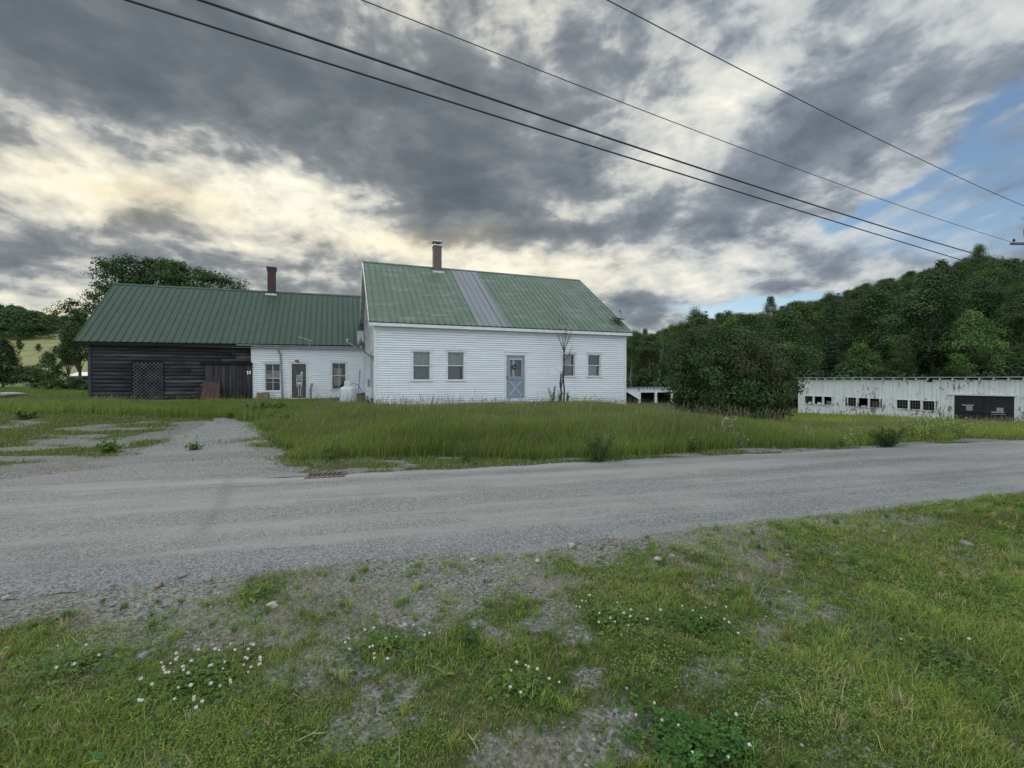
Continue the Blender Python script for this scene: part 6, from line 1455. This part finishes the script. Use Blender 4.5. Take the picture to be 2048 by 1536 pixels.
# ---------------------------------------------------------------- stones, loose gravel, twigs
def stone_arrays(n):
    """n lumpy little stones as one array of unit shapes (18 points each)"""
    t = [(0, 0, 1)]+[(math.cos(a)*.85, math.sin(a)*.85, .55) for a in np.arange(6)*math.pi/3]+[(math.cos(a+.5), math.sin(a+.5), -.1) for a in np.arange(6)*math.pi/3]+[(0, 0, -.5)]
    f = [(0, i+1, (i+1) % 6+1) for i in range(6)]+[(i+1, i+7, (i+1) % 6+1) for i in range(6)]+[((i+1) % 6+1, i+7, (i+1) % 6+7) for i in range(6)]
    return np.array(t), np.array(f)
def make_stones():
    T, Fc = stone_arrays(1)
    def scatter(x, y, s, col):
        n = len(x); v = T[None]*(1+R.normal(0, .16, (n, len(T), 3))); v[:, :, 2] *= R.uniform(.35, .75, n)[:, None]; v[:, :, 0] *= R.uniform(.8, 1.5, n)[:, None]; a = R.uniform(0, 6.28, n); ca, sa = np.cos(a)[:, None], np.sin(a)[:, None]; X, Y = v[:, :, 0].copy(), v[:, :, 1].copy(); v[:, :, 0], v[:, :, 1] = X*ca-Y*sa, X*sa+Y*ca
        v = v*s[:, None, None]+np.stack([x, y, gz(x, y)+s*.08], 1)[:, None]; f = (Fc[None]+np.arange(n)[:, None, None]*len(T)).reshape(-1, 3); return v.reshape(-1, 3), f, np.repeat(col, len(T), 0)
    N = 100000; y = .4+R.uniform(0, 1, N)**1.05*8; x = R.uniform(-1, 1, N)*(1.25*y+2.6); n_ = mnear(x, y); c = near_cover(x, y); keep = (n_ > -.25) & (R.uniform(0, 1, N) < (1-c)**1.5*.8+.004); x, y = x[keep], y[keep]; n = len(x); g = R.uniform(.07, .30, (n, 1)); col = g*np.array([1, 1, 1.03])*(1+R.normal(0, .05, (n, 3))); tan = R.uniform(0, 1, n) < .10; col[tan] *= np.array([1.25, 1.05, .8]); s = .0035+.008*R.uniform(0, 1, n)**4
    a = scatter(x, y, s, col.clip(.02, .7)); N = 30000; y = 6.8+R.uniform(0, 1, N)*8; x = R.uniform(-1.2, .9, N)*y; m = mfar(x, y); keep = (m > -.25) & ((m < .5) | ((x < -3.2) & (drive_cover(x, y) > .35))); x, y = x[keep], y[keep]; n = len(x); col = R.uniform(.10, .34, (n, 1))*np.array([1, 1, 1.02]); b = scatter(x, y, .006+.012*R.uniform(0, 1, n)**3, col)
    m = bpy.data.materials.new('loose_gravel'); m.use_nodes = True; t = m.node_tree; p = t.nodes['Principled BSDF']; at = t.nodes.new('ShaderNodeAttribute'); at.attribute_name = 'Col'; t.links.new(at.outputs['Color'], p.inputs['Base Color']); p.inputs['Roughness'].default_value = .9
    o = np_mesh('loose_gravel', np.concatenate([a[0], b[0]]), np.concatenate([a[1], b[1]+len(a[0])]), np.concatenate([a[2], b[2]]), m); tag(o, 'loose gravel along the road edges and bare patches', 'gravel', None, 'stuff')
    rng = random.Random(8)
    def stone(px, py, wpx, mt, lab, grp=None, nm='stone'):
        x, y = ground_hit(px, py); r = wpx/PF*y/2; m_ = MB(); nn, mm = 14, 9; ph = [rng.uniform(0, 6) for _ in range(6)]; sx, sy, sz = 1., rng.uniform(.6, .9), rng.uniform(.40, .6)
        prof = [(max(1e-3, math.sin(math.pi*i/mm)), -math.cos(math.pi*i/mm)) for i in range(mm+1)]; m_.lathe(prof, (0, 0, 0), nn)
        if nm == 'rock': sz = .16
        m_.v = [(lambda d: (v[0]*d*sx*r, v[1]*d*sy*r, (v[2]*d*sz+.25)*r))(1+.13*math.sin(2.3*v[0]+ph[0]+v[2]*3)+.12*math.sin(3.1*v[1]+ph[1])+.09*math.sin(5*v[2]+ph[2]+2*v[0])) for v in m_.v]
        o = m_.build(nm, M[mt], None, True); o.location = (x, y, float(gz(x, y))); o.rotation_euler = (0, 0, rng.uniform(0, 6.28)); tag(o, lab, 'stone', grp)
    for a_ in ((945, 1121, 12, 'stone', 'whitish stone with a dark side at the gravel edge in the middle'), (318, 1173, 20, 'crate', 'flat tan stone on the left gravel verge'), (365, 1154, 24, 'stone2', 'flat grey green stone on the left, right of the smaller one'), (342, 1146, 16, 'stone2', 'smaller grey stone left of the flat grey green one'), (415, 1163, 20, 'stone2', 'flat pale grey stone right of the tan one'), (545, 1214, 20, 'stone', 'white stone below the flowerless clover on the left'), (1075, 1124, 16, 'stone', 'pale flat stone in the middle gravel, right of the whitish one'), (1316, 1122, 18, 'stone', 'pale stone at the grass edge right of the middle'), (10, 1197, 16, 'stone', 'white stone at the left edge of the view'), (1932, 1091, 22, 'stone2', 'largest grey stone in the right hand grass'), (1580, 1186, 10, 'stone', 'small pale stone in the right hand grass below the gravel'), (730, 1140, 11, 'stone2', 'dark rounded stone left of the whitish one'), (1143, 1094, 17, 'stone', 'flat pale stone by the road edge right of the middle'), (514, 1443, 12, 'stone2', 'blue grey stone below the big clover patch'), (497, 1472, 22, 'stone2', 'flat grey stone nearest the bottom left'), (12, 1299, 14, 'stone', 'pale stone in the grass at the far left'), (285, 1320, 26, 'stone2', 'flat stone left of the big clover flowers')): stone(*a_)
    g = 'small stones on the gravel verge'
    for i in range(46):
        px = rng.uniform(40, 2030); base = 1185-px*.105; py = base+rng.uniform(-15, 95) if i < 34 else rng.uniform(1180, 1500); stone(px, py, rng.uniform(5, 11), rng.choice(('stone', 'stone2', 'stone2')), 'small grey stone lying on the near gravel verge', g)
    x, y = ground_hit(8, 797); stone(10, 797, 62, 'stone', 'flat pale rock showing in the mown lawn at the far left', None, 'rock')
    for px, py, L, an, lab in ((1430, 1068, .22, .35, 'dark thin twig on the gravel at the right, by the road'), (838, 1094, .25, -.5, 'thin bent twig at the road edge left of the whitish stone'), (870, 1345, .14, -.6, 'pale twig in the foreground bare patch'), (625, 1475, .16, .5, 'pale twig lying at the bottom left of the middle'), (945, 1490, .12, -1.1, 'short dry twig at the bottom middle'), (1340, 1120, .1, .3, 'short twig beside the pale stone at the grass edge')):
        x, y = ground_hit(px, py); m_ = MB(); d = Vector((math.cos(an), math.sin(an), 0)); m_.tube([-d*L/2, Vector((0, 0, .012)), d*L*.3+Vector((.01, -.012, .006)), d*L/2], [.003, .004, .003, .0012], 5); m_.tube([Vector((0, 0, .012)), Vector((.03, .04, .02))], [.0025, .001], 4); o = m_.build('twig', M['twig']); o.location = (x, y, float(gz(x, y))+.006); tag(o, lab, 'twig')
make_stones()
def build_sun():
    l = bpy.data.lights.new('sun', 'SUN'); l.energy = 1.3; l.angle = radians(14); l.color = (1, .90, .74)
    o = bpy.data.objects.new('sun', l); COL.objects.link(o)
    d = Vector((math.sin(SUN_AZ)*math.cos(SUN_EL), math.cos(SUN_AZ)*math.cos(SUN_EL), math.sin(SUN_EL)))
    o.rotation_euler = d.to_track_quat('Z', 'Y').to_euler(); o.location = d*100
build_camera(); build_sky(); build_sun()
